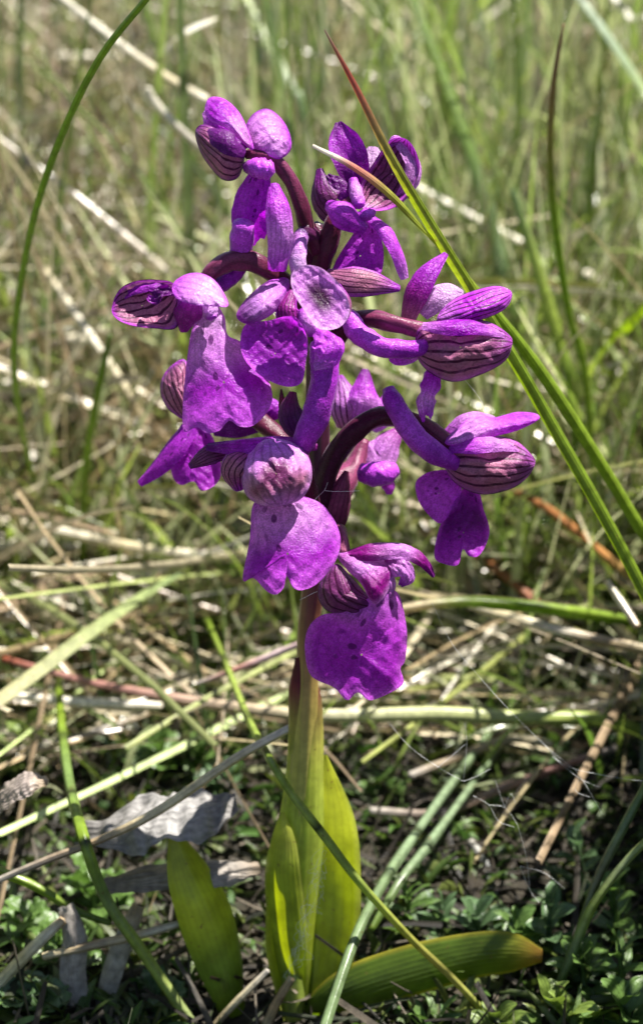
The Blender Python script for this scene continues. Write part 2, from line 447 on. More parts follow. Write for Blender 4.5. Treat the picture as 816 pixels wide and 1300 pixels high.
strips('side_grass', 'taller green grass added beside the orchid, mostly out of view, for shade', 'grass', x, y, gz(x, y) - 0.1, rng.uniform(7, 14, n), np.where(x > 0, 0, math.pi) + rng.normal(0, 0.5, n),
       rng.uniform(1.1, 1.55, n), rng.normal(-0.35, 0.3, n), rng.uniform(0.12, 0.32, n), c0, c0 * 1.15, M['field'])
n = 900
x, y = wedge(n, 3.0, 11, 0.8, margin=7)
c0 = GREENS[rng.integers(0, len(GREENS), n)] * rng.uniform(0.5, 1.1, (n, 1))
strips('short_grass', 'short thin green grass in the turf just behind the orchid stem', 'grass', x, y, gz(x, y) - 0.1, rng.uniform(0.8, 3.4, n), rng.random(n) * 6.283,
       rng.uniform(0.3, 1.4, n), rng.normal(-0.5, 0.4, n), rng.uniform(0.05, 0.16, n), c0, c0 * 1.2, M['field'])
n = 4500
x, y = wedge(n, -5, 9, 1.0, margin=7)
c0 = np.array([[0.09, 0.07, 0.045], [0.16, 0.13, 0.09], [0.05, 0.04, 0.025], [0.06, 0.08, 0.03], [0.24, 0.2, 0.15]])[rng.integers(0, 5, n)] * rng.uniform(0.25, 0.8, (n, 1))
strips('leaf_litter', 'dark rotted litter crumbs covering the soil at the foot of the orchid', 'litter', x, y, gz(x, y) + rng.random(n) * 0.2, rng.uniform(0.25, 1.6, n), rng.random(n) * 6.283,
       rng.normal(0.1, 0.3, n), rng.normal(-0.2, 0.5, n), rng.uniform(0.03, 0.13, n), c0, c0, M['dead'], nseg=3, taper=False)
# taller upright blades behind, thickest to the right
n = 800
y = rng.uniform(12, 60, n); x = (rng.beta(2.2, 1.5, n) * 2 - 1) * (6 + 0.30 * y)
c0 = np.array([[0.11, 0.16, 0.035], [0.19, 0.25, 0.07], [0.30, 0.33, 0.16], [0.15, 0.20, 0.08]])[rng.integers(0, 4, n)] * rng.uniform(0.6, 1.3, (n, 1))
strips('tall_grass', 'taller upright green blades in the blurred meadow behind', 'grass', x, y, gz(x, y) - 0.1, rng.uniform(6, 13, n), rng.random(n) * 6.283,
       rng.uniform(1.25, 1.6, n), rng.normal(-0.2, 0.25, n), rng.uniform(0.14, 0.32, n), c0, c0 * 1.2, M['field'], nseg=8)
# pale dry thatch lying in the turf
n = 9500
x, y = wedge(n, 4.2, 85, 1.35)
thin = rng.random(n) < np.where(y < 7, 0.5, np.where((y > 35), 0.7, 0.95))
x, y = x[thin], y[thin]; n = len(x)
ci = rng.integers(0, len(STRAWS), n); c0 = STRAWS[ci] * rng.uniform(0.7, 1.1, (n, 1)); gm = (rng.random(n) < 0.2)[:, None]; c0 = np.where(gm, c0 * np.array([0.62, 0.82, 0.42]), c0); c1 = c0 * rng.uniform(0.8, 1.2, (n, 1))
strips('dry_thatch', 'pale dead grass straw lying matted through the turf', 'dry grass', x, y, gz(x, y) + rng.random(n) ** 1.3 * np.clip(0.4 + y * 0.09, 0.3, 2.2), rng.uniform(3.0, 11.0, n) * np.where(y < 8, 0.5, 1.0),
       np.where(rng.random(n) < 0.7, rng.normal(0, 0.55, n) + np.where(rng.random(n) < 0.5, 0, math.pi), rng.random(n) * 6.283),
       rng.normal(0.12, 0.25, n), rng.normal(-0.15, 0.3, n), rng.uniform(0.05, 0.21, n) * np.where(y < 8, 0.6, 1.0) * np.where((rng.random(n) < 0.14) & (x < 2) & (y > 9), 1.9, 1.0), c0, c1, M['thatch'], taper=False)
# standing dead stems further back
n = 4600
x, y = wedge(n, 9, 85, 1.2)
ci = rng.integers(0, len(STRAWS), n); c0 = STRAWS[ci] * rng.uniform(0.5, 1.1, (n, 1)); c1 = c0 * 1.1
strips('dead_grass_stems', 'thin standing dead stems among the blurred grass', 'dry grass', x, y, gz(x, y), rng.uniform(3, 10, n), rng.random(n) * 6.283,
       rng.uniform(0.5, 1.5, n), rng.normal(-0.1, 0.3, n), rng.uniform(0.06, 0.2, n), c0, c1, M['thatch'])
# low leafy cover: short broad leaflets hugging the soil
n = 19000
x, y = wedge(n, -4, 80, 1.9, margin=8)
c0 = np.array([0.055, 0.10, 0.022]) * rng.uniform(0.6, 1.5, (n, 1)); c0[:, 0] *= rng.uniform(0.8, 1.5, n)
keep = (rng.random(n) < np.where(y < 4, 0.9, 1)) & ~((np.abs(x + 0.3) < 1.0) & (np.abs(y + 1.0) < 0.6))
x, y, c0 = x[keep], y[keep], c0[keep]; n = len(x)
strips('ground_cover', 'low moss and tiny leaflets covering the soil between the plants', 'ground cover', x, y, gz(x, y) + rng.random(n) * 0.25, rng.uniform(0.2, 0.7, n), rng.random(n) * 6.283,
       rng.uniform(0.1, 1.2, n), rng.normal(-0.8, 0.4, n), rng.uniform(0.05, 0.2, n), c0, c0 * 1.15, M['weed'], nseg=3)

# ------------------------------------------------------------------ orchid
PUR = (0.32, 0.024, 0.43); PURB = (0.46, 0.06, 0.58); PURD = (0.13, 0.009, 0.17); LIL = (0.54, 0.19, 0.60); PALE = (0.60, 0.32, 0.64)
SEP = (0.32, 0.105, 0.20); SEPD = (0.15, 0.03, 0.12); MAG = (0.24, 0.016, 0.21); OV = (0.075, 0.008, 0.028); OVP = (0.16, 0.03, 0.08)

orchid = empty('orchid', PD(372, 1290, ds(1290)))
tag(orchid, 'purple wild orchid with a spike of hooded flowers and yellow-green leaves', 'orchid')

class Flower:
    def __init__(self, cx, cy, dz):
        self.base = ds(cy) + dz
        self.e = empty('flower', PD(cx, cy, self.base), orchid)
        self.seed = int(cx * 7 + cy)
    def p(self, q):
        return PD(q[0], q[1], self.base + (q[2] if len(q) > 2 else 0))
    def sheet(self, name, spine, w, n=(0, 0, 1), arc=30, mat='petal', cols=(PUR,), edge=None, endf=None, ruff=None, nu=17, nv=30, crinkle=0.03, twist=None, heart=None):
        self.seed += 13
        P = np.array([self.p(q) for q in spine]); k = np.mean([scale_at(q) for q in P])
        n = np.atleast_2d(np.asarray(n, float)); n = np.array([cvec(q) for q in n])
        V, F, uv, X, Vv = patch_arrays(P, np.asarray(w, float) * k, n, arc, endf, ruff, nu, nv, crinkle, self.seed, twist, 0.010)
        c = ramp(cols, Vv)
        if edge is not None:
            f = np.clip((np.abs(X) - 0.62) / 0.38, 0, 1)[:, None]; f = np.maximum(f, np.clip((Vv - 0.86) / 0.14, 0, 1)[:, None])
            c = c * (1 - f) + np.array(edge) * f
        if heart is not None:
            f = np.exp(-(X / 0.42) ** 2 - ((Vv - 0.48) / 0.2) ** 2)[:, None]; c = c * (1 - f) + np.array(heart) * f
        return mesh_obj(name, V, F, M[mat], self.e, uv, c)
    def outl(self, name, pts, tip, mat='petal', cols=(PUR,), edge=None, d0=0.0, bulge=0.0, gx=0.0, gy=0.0, fold=0.0, curl=0.0, crinkle=1.2, heart=None, nr=16, na=72, wave=0.0, crease=None):
        """a petal with a traced outline (photo px), domed or folded in depth; first point is the base, pts[tip] the far end"""
        self.seed += 13
        B = np.array(pts, float); n = len(B)
        Q = np.vstack([B[-1], B, B[0], B[1]])
        out = []; who = []
        for i in range(n):
            t = np.linspace(0, 1, 20, endpoint=False)[:, None]
            a, b, c, d = Q[i], Q[i + 1], Q[i + 2], Q[i + 3]
            out.append(0.5 * (2 * b + (c - a) * t + (2 * a - 5 * b + 4 * c - d) * t ** 2 + (3 * b - a - 3 * c + d) * t ** 3)); who += [i] * 20
        C = np.vstack(out); seg = np.linalg.norm(np.roll(C, -1, 0) - C, axis=1); cum = np.concatenate([[0], np.cumsum(seg)]); tot = cum[-1]
        st = cum[tip * 20]
        h = na // 2
        al = np.concatenate([np.linspace(0, st, h, endpoint=False), np.linspace(st, tot, na - h, endpoint=False)])
        th = np.concatenate([math.pi * (1 - np.linspace(0, 1, h, endpoint=False)), -math.pi * np.linspace(0, 1, na - h, endpoint=False)])
        Cc = np.vstack([C, C[:1]])
        bx, by = np.interp(al, cum, Cc[:, 0]), np.interp(al, cum, Cc[:, 1])
        cx, cy = C.mean(0); R0 = np.sqrt(((C - [cx, cy]) ** 2).sum(1).mean())
        r = np.sin(np.linspace(0.02, math.pi / 2, nr))[:, None]
        x = cx + r * (bx - cx)[None]; y = cy + r * (by - cy)[None]
        ex, ey = r * np.cos(th)[None], r * np.sin(th)[None]
        d = self.base + d0 + bulge * np.maximum(1 - 0.985 * r ** 2, 0) ** 0.72 + gx * (x - cx) + gy * (y - cy) - fold * ey ** 2 - curl * r ** 4
        d = d + crinkle * fbm(x / R0 * 0.9, y / R0 * 0.9, self.seed) + wave * r ** 3 * np.sin(np.linspace(0, 2 * math.pi, na, endpoint=False) * 7 + self.seed)[None]
        if crease is not None:
            q = (x - crease[0]) * crease[2] + (y - crease[1]) * crease[3]; d = d - crease[4] * 0.5 * (q + np.sqrt(q * q + 36))
        uq = 0.5 + 0.5 * ey / np.sqrt(np.maximum(1 - ex ** 2, 0.02))
        if mat in ('sepal', 'hood'): d = d + 0.5 * np.sin(uq * 7 * 6.283 - 1.57) * (1 - r ** 4) * np.minimum(1, 3 * (1 - np.abs(ex)))
        if bulge > 14: d = d - 0.05 * bulge * np.exp(-((uq - 0.62) / 0.07) ** 2) * (1 - r ** 3) + 0.06 * bulge * np.sin(uq * 9 + self.seed)
        d = d + 0.9 * fbm(x / R0 * 3.1, y / R0 * 3.1, self.seed + 3) * (0.3 + r)
        dist = (D - d * K)[..., None]
        V = CAM + FWD * dist + RGT * ((x - 408)[..., None] * K * dist / D) - UPV * ((y - 650)[..., None] * K * dist / D)
        u = 0.5 + 0.5 * ey / np.sqrt(np.maximum(1 - ex ** 2, 0.02)); v = 0.5 + 0.5 * ex
        uv = np.stack([u, v], -1).reshape(-1, 2)
        i = np.arange(nr - 1)[:, None] * na; j = np.arange(na)[None]
        F = np.stack([i + j, i + (j + 1) % na, i + na + (j + 1) % na, i + na + j], -1).reshape(-1, 4)
        V = V.reshape(-1, 3)
        c = ramp(cols, uv[:, 1]); rr = (r + 0 * ex).ravel()
        if edge is not None:
            f = np.clip((rr - 0.80) / 0.2, 0, 1)[:, None] ** 1.5; c = c * (1 - f) + np.array(edge) * f
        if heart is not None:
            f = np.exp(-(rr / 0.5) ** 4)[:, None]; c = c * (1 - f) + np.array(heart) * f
        return mesh_obj(name, V, F, M[mat], self.e, uv, c)
    def tube(self, name, spine, r, mat='spur', cols=(PUR,), ridges=0.0, ns=14, nt=26, turns=0.6):
        self.seed += 13
        P = np.array([self.p(q) for q in spine]); k = np.mean([scale_at(q) for q in P])
        V, F, uv = tube_arrays(P, np.asarray(r, float) * k, ns, nt, ridges, 3, turns, True, self.seed, 0.07)
        c = ramp(cols, uv[:, 1])
        o = mesh_obj(name, V, quads_to_tris_ok(F), M[mat], self.e, uv, c)
        return o

def lobes(notches, depth=0.1, base=1.0, side=0.10, seed=0, ser=0.012):
    """end outline of a lip: notches at given x, corners cut back"""
    r = np.random.default_rng(seed); ph = r.uniform(0, 6, 3)
    def f(x):
        e = base - side * np.abs(x) ** 2.6
        for x0, wd, dp in notches:
            e = e - dp * np.exp(-((x - x0) / wd) ** 2)
        return e + ser * (np.sin(x * 17 + ph[0]) + 0.7 * np.sin(x * 29 + ph[1]))
    return f

# main stem: dark purple among the flowers, browner then green towards the leaves
sp = [(402, 285, 0), (404, 360, 0), (403, 460, 0), (403, 560, 0), (404, 650, 0), (398, 740, 0), (392, 800, 0), (390, 870, 0), (386, 950, -2), (380, 1050, -6), (374, 1160, -8), (372, 1300, 0)]
P = np.array([PD(a, b, ds(b) + c) for a, b, c in sp])
V, F, uv = tube_arrays(P, np.array([9, 12, 14, 15, 16, 15, 14, 15, 17, 18, 18, 17]) * K, 16, 70, 0.04, 5, 0.4)
cst = ramp([(0.05, 0.006, 0.03), (0.05, 0.006, 0.03), (0.05, 0.008, 0.028), (0.065, 0.015, 0.03), (0.12, 0.035, 0.035), (0.22, 0.11, 0.05), (0.38, 0.30, 0.08), (0.42, 0.42, 0.09), (0.2, 0.25, 0.04), (0.2, 0.26, 0.04)], uv[:, 1])
mesh_obj('stem', V, quads_to_tris_ok(F), M['stem'], orchid, uv, cst)

# ---- flower 1: top, hood to the left
f = Flower(335, 220, 35)
f.tube('ovary', [(404, 320, -30), (392, 295, -20), (382, 262, -5), (368, 228, 2), (350, 205, 6), (328, 196, 8), (312, 197, 6)], [9, 10, 10, 9.5, 9, 8, 5], 'ovary', (OV, OV, OVP, OV), 0.10)
f.outl('sepal', [(318, 190), (300, 174), (286, 162), (268, 154), (260, 140), (266, 124), (284, 125), (302, 140), (314, 162), (322, 186)], 5, 'petal', (MAG, LIL, PUR, PUR), PURB, d0=0, bulge=16, gy=0.5)
f.outl('sepal', [(310, 205), (302, 226), (284, 229), (268, 214), (254, 192), (248, 166), (262, 158), (290, 172), (310, 188)], 5, 'sepal', (SEP, SEP, SEPD), PURD, d0=2, bulge=30, gy=-0.1)
f.sheet('petal', [(312, 193, 22), (294, 182, 37), (274, 170, 32), (254, 164, 8)], [8, 15, 13, 3], (-0.1, 0.3, 0.95), 45, 'petal', (PURD, PURD, PURD))
f.outl('sepal', [(318, 188), (312, 162), (322, 144), (340, 138), (357, 150), (368, 170), (369, 190), (355, 202), (336, 197)], 5, 'petal', (MAG, LIL, LIL, PUR), PUR, d0=-4, bulge=18, gy=0.6)
f.sheet('dorsal_sepal', [(308, 192, -8), (290, 172, -16), (272, 150, -20), (260, 140, -24)], [12, 20, 17, 5], (-0.5, 0.6, 0.3), 50, 'petal', (PURD, PUR, LIL))
f.tube('column', [(312, 212, 10), (328, 213, 20), (344, 217, 22)], [7, 13, 12], 'spur', (PURD, PURB, PURB))
f.sheet('lip', [(332, 214, 4), (322, 248, -8), (318, 272, -24), (320, 292, -34), (324, 312, -44)], [10, 23, 26, 25, 18], (-0.1, 0.1, 1), 40, 'lip', (PUR, PUR, PUR), endf=lobes([(0.3, 0.2, 0.08)], side=0.25))
f.sheet('lip_lobe', [(348, 232, 18), (354, 262, 32), (357, 300, 28), (352, 345, 6)], [7, 16, 17, 12], (0.15, 0.45, 0.9), 50, 'petal', (PUR, PURB, LIL, PUR), crinkle=0.05)

# ---- flower 2: top right
f = Flower(460, 240, 5)
f.tube('ovary', [(404, 350, -10), (412, 320, 4), (424, 285, 8), (440, 262, 4), (455, 250, 0)], [12, 13, 12, 10, 7], 'ovary', (OV, OV, OVP), 0.10)
f.sheet('dorsal_sepal', [(455, 245, -14), (448, 212, -4), (437, 182, -4), (429, 155, -10)], [10, 21, 21, 4], (-0.1, 0.2, 1), -32, 'petal', (PURD, PURD, PUR, PURD), crinkle=0.05)
f.sheet('sepal', [(445, 265, -6), (422, 266, 8), (406, 246, 8), (404, 214, -4)], [8, 21, 19, 5], (-0.4, -0.1, 0.9), 60, 'sepal', (SEPD, SEPD, PURD), PURD)
f.sheet('petal', [(448, 258, 0), (437, 245, 6), (425, 232, 6), (415, 222, 0)], [5, 11, 11, 4], (-0.2, 0.3, 0.9), 30, 'petal', (PUR, PURD, PURD), crinkle=0.08)
f.sheet('petal', [(462, 248, -24), (468, 222, -22), (472, 200, -24), (474, 186, -28)], [8, 17, 16, 6], (0, 0.2, 1), 20, 'petal', (LIL, PALE, PALE))
f.outl('sepal', [(460, 264), (458, 235), (475, 205), (495, 178), (516, 177), (530, 198), (531, 222), (518, 246), (495, 266)], 4, 'sepal', (SEP, SEPD, SEPD, PURD), PURB, d0=10, bulge=-24)
f.sheet('sepal', [(500, 262, -10), (520, 236, 4), (528, 208, 4), (508, 178, 0), (494, 184, 0)], [5, 11, 13, 10, 3], (0.5, 0.35, 0.7), 55, 'petal', (PUR, LIL, LIL, PUR), crinkle=0.1)
f.tube('column', [(448, 228, 2), (452, 246, 10), (456, 262, 14)], [6, 9, 8], 'spur', (PUR, LIL, PUR))
f.sheet('spur', [(415, 256, 26), (428, 262, 40), (446, 274, 40), (466, 290, 26)], [8, 17, 18, 9], (-0.15, 0.35, 0.95), 80, 'petal', (PUR, PURB, PUR, PUR))
f.tube('spur_tip', [(455, 276, 22), (466, 272, 26), (474, 268, 22)], [7, 8, 5], 'spur', (PUR, PURB))
f.outl('lip', [(464, 276), (446, 300), (426, 332), (422, 354), (452, 362), (480, 352), (487, 325), (481, 296)], 4, 'lip', (PURB, PUR, PUR), None, d0=4, gy=0.15, fold=12)
f.sheet('lip_lobe', [(470, 274, 10), (490, 292, 22), (506, 322, 22), (515, 354, 10)], [8, 10, 11, 5], (0.3, 0.4, 0.85), 45, 'petal', (PUR, PURB, PURB, LIL), ruff=(0.25, 1.6))

# ---- flower 3: left, big spotted lip
f = Flower(265, 400, 84)
f.tube('ovary', [(404, 410, -64), (375, 372, -40), (345, 346, -14), (318, 332, -4), (290, 332, 0), (270, 345, 0), (258, 360, 0)], [11, 12, 12, 13, 13, 11, 7], 'ovary', (OV, OV, OVP, OV), 0.08)
f.tube('spur', [(268, 365, -4), (285, 358, -22), (300, 342, -26), (306, 314, -4), (309, 284, 16)], [9, 11, 12, 15, 14], 'spur', (PURD, PUR, PUR, PURB, PURB))
f.outl('dorsal_sepal', [(290, 388), (270, 389), (246, 387), (224, 379), (219, 362), (232, 350), (250, 346), (268, 352), (281, 366)], 4, 'petal', (LIL, PALE, LIL, PUR), PURB, d0=46, bulge=10, gy=1.1)
f.outl('sepal', [(224, 364), (226, 414), (196, 417), (170, 414), (150, 406), (142, 393), (150, 370), (168, 358), (196, 355)], 5, 'sepal', (SEP, SEP, SEP, SEPD), PUR, d0=24, bulge=-18, gy=0.15)
f.sheet('sepal', [(226, 366, 10), (200, 360, 16), (172, 364, 12), (146, 382, 4)], [5, 9, 10, 4], (-0.1, 0.8, 0.6), 60, 'petal', (PURD, PUR, PUR), crinkle=0.10)
f.sheet('petal', [(222, 372, 20), (206, 372, 30), (196, 380, 26), (188, 376, 22)], [4, 9, 8, 2], (-0.1, 0.3, 0.9), -60, 'petal', (PURD, PURD, PUR), ruff=(0.6, 2.0), crinkle=0.25)
f.sheet('petal', [(238, 370, 24), (236, 388, 36), (232, 406, 34), (231, 422, 22)], [10, 19, 18, 6], (-0.2, 0.0, 1), 75, 'petal', (PUR, MAG, MAG))
f.tube('column', [(262, 378, 12), (266, 392, 20), (268, 404, 20)], [9, 11, 8], 'spur', (LIL, PALE, PUR))
f.outl('lip', [(272, 386), (254, 398), (243, 422), (236, 470), (232, 520), (234, 548), (250, 542), (262, 550), (278, 547), (291, 534), (303, 541), (320, 541), (337, 526), (346, 505), (339, 478), (324, 452), (306, 434), (289, 425), (285, 402)], 9, 'lip', (PALE, LIL, PUR, PURB, PURB), (0.52, 0.10, 0.62), d0=26, gy=0.3, fold=20, curl=6, nr=22, na=110, wave=1.5)  # lighter lip edge: backlit glow put into the colour

# ---- flower 4: centre, hood end-on
f = Flower(385, 400, 86)
f.tube('ovary', [(404, 440, -100), (402, 400, -70), (398, 350, -48), (396, 318, -36), (396, 300, -20), (384, 292, -6)], [12, 12, 12, 11, 11, 9], 'ovary', ((0.05, 0.006, 0.03), OV, (0.06, 0.008, 0.05)), 0.08)
f.tube('spur', [(383, 296, -8), (380, 312, 0), (378, 335, 2), (380, 352, -4)], [10, 10, 11, 10], 'spur', ((0.05, 0.02, 0.09), LIL, PALE, LIL))
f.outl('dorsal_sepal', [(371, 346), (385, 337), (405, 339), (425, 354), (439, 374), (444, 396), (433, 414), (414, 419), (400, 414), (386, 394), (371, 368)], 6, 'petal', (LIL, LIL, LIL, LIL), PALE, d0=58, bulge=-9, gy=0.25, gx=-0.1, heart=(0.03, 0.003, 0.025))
f.sheet('sepal', [(430, 360, 16), (442, 380, 22), (440, 400, 22), (428, 416, 16)], [5, 9, 9, 4], (0.7, 0.1, 0.7), 50, 'sepal', (PUR, SEP, SEP))
f.outl('sepal', [(366, 354), (345, 354), (322, 370), (304, 390), (301, 404), (316, 412), (336, 405), (352, 393), (366, 372)], 4, 'petal', (PUR, LIL, (0.34, 0.13, 0.42), PURD), PUR, d0=4, bulge=26, gy=0.6)
f.sheet('petal', [(372, 368, 6), (364, 388, 18), (366, 404, 18), (374, 420, 12)], [6, 14, 15, 5], (-0.1, 0, 1), 55, 'sepal', (MAG, MAG, MAG), PUR)
f.sheet('sepal', [(412, 348, -10), (440, 354, 6), (474, 358, 4), (508, 366, -8)], [10, 20, 17, 4], (0.1, 0.15, 1), 45, 'sepal', (SEP, SEP, SEP, PUR), PUR)
f.tube('column', [(384, 395, 8), (392, 410, 14), (398, 424, 10)], [9, 11, 8], 'spur', (PUR, LIL, PUR))
f.outl('lip', [(374, 402), (340, 407), (312, 412), (305, 436), (311, 457), (326, 473), (345, 485), (366, 491), (383, 485), (388, 460), (390, 430)], 7, 'lip', (PUR, PUR, PUR, PURB), PURB, d0=22, gy=0.12, gx=-0.05, fold=8, curl=-10, nr=20, na=90)
f.sheet('lip_lobe', [(400, 414, 14), (416, 432, 30), (412, 450, 34), (398, 466, 24)], [6, 20, 19, 6], (0.1, 0.35, 0.9), 45, 'petal', (PUR, PURB, PURB, LIL), ruff=(0.45, 1.7), crinkle=0.12)

# ---- flower 5: right, upper
f = Flower(580, 410, 25)
f.tube('ovary', [(404, 480, -24), (418, 446, -18), (440, 412, -8), (470, 404, 4), (505, 412, 10), (545, 422, 8)], [13, 13, 11, 11, 11, 9], 'ovary', (OV, OV, OV, OVP, OVP), 0.10)
f.tube('spur', [(540, 440, 20), (515, 444, 28), (484, 440, 32), (458, 426, 32), (446, 408, 28), (440, 396, 22)], [10, 12, 13, 14, 13, 8], 'spur', (PUR, PUR, PURB, PURB, PURB))
f.sheet('dorsal_sepal', [(516, 406, -2), (526, 375, 10), (542, 346, 8), (566, 321, -4)], [10, 16, 14, 4], (-0.2, 0.25, 1), 40, 'petal', (SEP, MAG, PUR, PURB), crinkle=0.05)
f.sheet('petal', [(535, 400, -12), (552, 380, -6), (570, 370, -8), (588, 372, -14)], [9, 17, 15, 5], (0, 0.4, 1), 30, 'petal', (LIL, PALE, PALE))
f.outl('sepal', [(554, 404), (572, 382), (600, 369), (630, 363), (649, 371), (643, 390), (620, 403), (590, 411), (565, 413)], 4, 'sepal', (LIL, PUR, PUR, PURB), PURB, d0=6, bulge=24, gy=0.4)
f.outl('sepal', [(527, 440), (529, 420), (545, 408), (590, 404), (622, 409), (645, 424), (650, 436), (641, 458), (612, 475), (575, 485), (545, 473), (530, 456)], 6, 'sepal', (SEP, SEP, SEP, PURD), (0.30, 0.05, 0.32), d0=8, bulge=36, crinkle=3.0, nr=20, na=90, wave=1.5)
f.sheet('petal', [(536, 412, 34), (568, 412, 46), (604, 412, 42), (640, 424, 18)], [7, 13, 13, 5], (0, 0.6, 0.8), 50, 'petal', (LIL, PUR, PUR, LIL), crinkle=0.06)
f.sheet('lip', [(546, 470, 4), (543, 490, 12), (538, 508, 12), (540, 538, 6)], [12, 13, 12, 10], (-0.4, 0.25, 0.9), 60, 'petal', (PUR, PURB, LIL, PUR), ruff=(0.35, 2.0), crinkle=0.12, endf=lobes([(0.2, 0.3, 0.12)], side=0.15))
f.sheet('lip_lobe', [(532, 444, -6), (518, 452, 2), (504, 456, 2), (494, 454, -4)], [9, 10, 8, 4], (0, 0, 1), 30, 'petal', (LIL, PURB, PURB))

# ---- flower 6: right, lower
f = Flower(610, 590, 30)
f.tube('ovary', [(404, 640, -34), (418, 592, -16), (444, 552, 4), (484, 530, 14), (530, 536, 14), (574, 566, 10)], [15, 14, 14, 12.5, 11, 9], 'ovary', ((0.045, 0.006, 0.025), (0.045, 0.006, 0.025), OV, OVP), 0.08)
f.tube('spur', [(584, 592, 24), (556, 578, 34), (530, 558, 40), (510, 530, 40), (498, 508, 36), (493, 494, 30)], [8, 14, 15, 14, 13, 8], 'spur', (PUR, PUR, PURB, PUR, PUR))
f.outl('dorsal_sepal', [(564, 562), (580, 543), (603, 524), (625, 530), (655, 523), (680, 525), (683, 533), (655, 547), (620, 556), (585, 566)], 6, 'petal', (LIL, LIL, PURB, PUR), PURB, d0=8, bulge=18, gy=0.8)
f.sheet('petal', [(562, 555, -2), (584, 536, 6), (606, 528, 4), (628, 530, -4)], [8, 13, 11, 4], (0, 0.6, 0.8), 40, 'petal', (PURB, LIL, LIL))
f.outl('sepal', [(564, 585), (569, 568), (595, 555), (630, 553), (656, 560), (674, 577), (679, 588), (669, 606), (648, 621), (612, 628), (582, 617), (568, 601)], 6, 'sepal', (SEP, SEP, SEP, PURD), (0.34, 0.08, 0.36), d0=8, bulge=36, crinkle=3.0, nr=20, na=90, wave=1.5)
f.sheet('petal', [(570, 568, 30), (600, 562, 44), (630, 560, 40), (662, 570, 18)], [7, 14, 13, 5], (0, 0.65, 0.75), 50, 'petal', (PUR, PURB, LIL, LIL), crinkle=0.06)
f.outl('lip', [(582, 598), (556, 597), (538, 602), (527, 614), (532, 638), (550, 660), (562, 663), (576, 642), (586, 620)], 5, 'lip', (PUR, PURB, PURB), PURB, d0=6, gx=0.15, fold=12)
f.outl('lip_lobe', [(594, 614), (574, 640), (558, 668), (551, 706), (564, 716), (581, 717), (587, 697), (595, 706), (609, 704), (621, 676), (613, 645), (608, 626)], 6, 'lip', (PUR, PURD, PUR, PURB), PURB, d0=14, gy=0.25, gx=0.1, fold=14, nr=18, na=90)

# ---- flower 7: centre, low, round hood above a broad lip
f = Flower(352, 620, 128)
f.tube('ovary', [(404, 660, -88), (392, 628, -60), (384, 590, -34), (378, 570, -14), (366, 566, 0)], [12, 12, 12, 11, 8], 'ovary', (OV, OV, OVP), 0.1)
f.tube('spur', [(378, 575, 6), (388, 556, 14), (402, 522, 24), (412, 482, 28), (410, 452, 26), (404, 436, 20)], [13, 16, 18, 18, 18, 13], 'spur', (MAG, PUR, PUR, PUR, PURB))
f.sheet('dorsal_sepal', [(402, 562, 0), (360, 562, 22), (312, 564, 22), (262, 566, 4)], [8, 15, 14, 6], (0, 0.5, 0.85), 55, 'petal', (MAG, PUR, PUR, PURD), crinkle=0.06)
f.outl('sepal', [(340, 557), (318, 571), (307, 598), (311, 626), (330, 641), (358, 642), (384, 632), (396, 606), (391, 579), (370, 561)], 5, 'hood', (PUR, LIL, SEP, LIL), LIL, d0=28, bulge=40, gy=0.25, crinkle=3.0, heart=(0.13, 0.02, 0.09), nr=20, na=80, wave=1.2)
f.sheet('sepal', [(322, 572, 16), (304, 584, 34), (294, 602, 30), (302, 624, 14)], [10, 22, 22, 8], (-0.35, 0, 0.95), 60, 'sepal', (MAG, SEP, MAG), PUR)
f.sheet('petal', [(288, 572, -8), (270, 574, -2), (254, 582, -6), (240, 592, -14)], [10, 14, 11, 4], (-0.2, 0.2, 1), 45, 'sepal', (SEPD, SEPD, SEPD), PURD)
f.outl('lip', [(352, 624), (330, 632), (320, 645), (317, 685), (308, 736), (322, 734), (338, 750), (350, 755), (360, 746), (364, 731), (372, 746), (385, 749), (405, 739), (427, 710), (432, 682), (421, 655), (400, 635)], 9, 'lip', (LIL, LIL, PUR, PURB, PURB), (0.52, 0.10, 0.62), d0=40, gy=0.3, gx=0.05, fold=24, curl=4, nr=22, na=110, wave=1.5)  # edge tint paints in the glow of the backlit rim

# ---- flower 8: lowest
f = Flower(460, 770, 108)
f.tube('ovary', [(404, 700, -70), (420, 680, -45), (430, 672, -20), (435, 686, -4), (438, 702, 4)], [10, 9, 8, 8, 6], 'ovary', (OV, OVP, (0.3, 0.09, 0.16)), 0.1)
f.sheet('dorsal_sepal', [(430, 706, 6), (468, 696, 22), (512, 696, 20), (536, 708, 12), (551, 732, 0)], [7, 14, 13, 10, 3], (0, 0.65, 0.75), 60, 'petal', (MAG, MAG, LIL, MAG, PURD), crinkle=0.10)
f.sheet('petal', [(492, 704, 14), (506, 716, 26), (516, 732, 26), (508, 744, 20)], [8, 13, 12, 3], (0.1, 0.2, 1), 55, 'petal', (MAG, LIL, PUR), crinkle=0.2, ruff=(0.2, 1.4))
f.outl('sepal', [(428, 703), (455, 699), (489, 711), (500, 724), (491, 753), (474, 767), (458, 741), (440, 723)], 5, 'petal', (MAG, LIL, MAG, MAG), LIL, d0=16, bulge=18, gy=0.5, crinkle=2.5)
f.outl('sepal', [(426, 716), (408, 735), (403, 756), (414, 775), (440, 782), (462, 781), (479, 770), (462, 750), (444, 730)], 6, 'sepal', (SEPD, SEPD, SEPD, PURD), PURD, d0=6, bulge=26)
f.sheet('petal', [(486, 716, 14), (490, 734, 24), (490, 750, 24), (482, 766, 16)], [6, 13, 12, 5], (0.2, 0.4, 0.9), 45, 'petal', (LIL, LIL, MAG), crinkle=0.1)
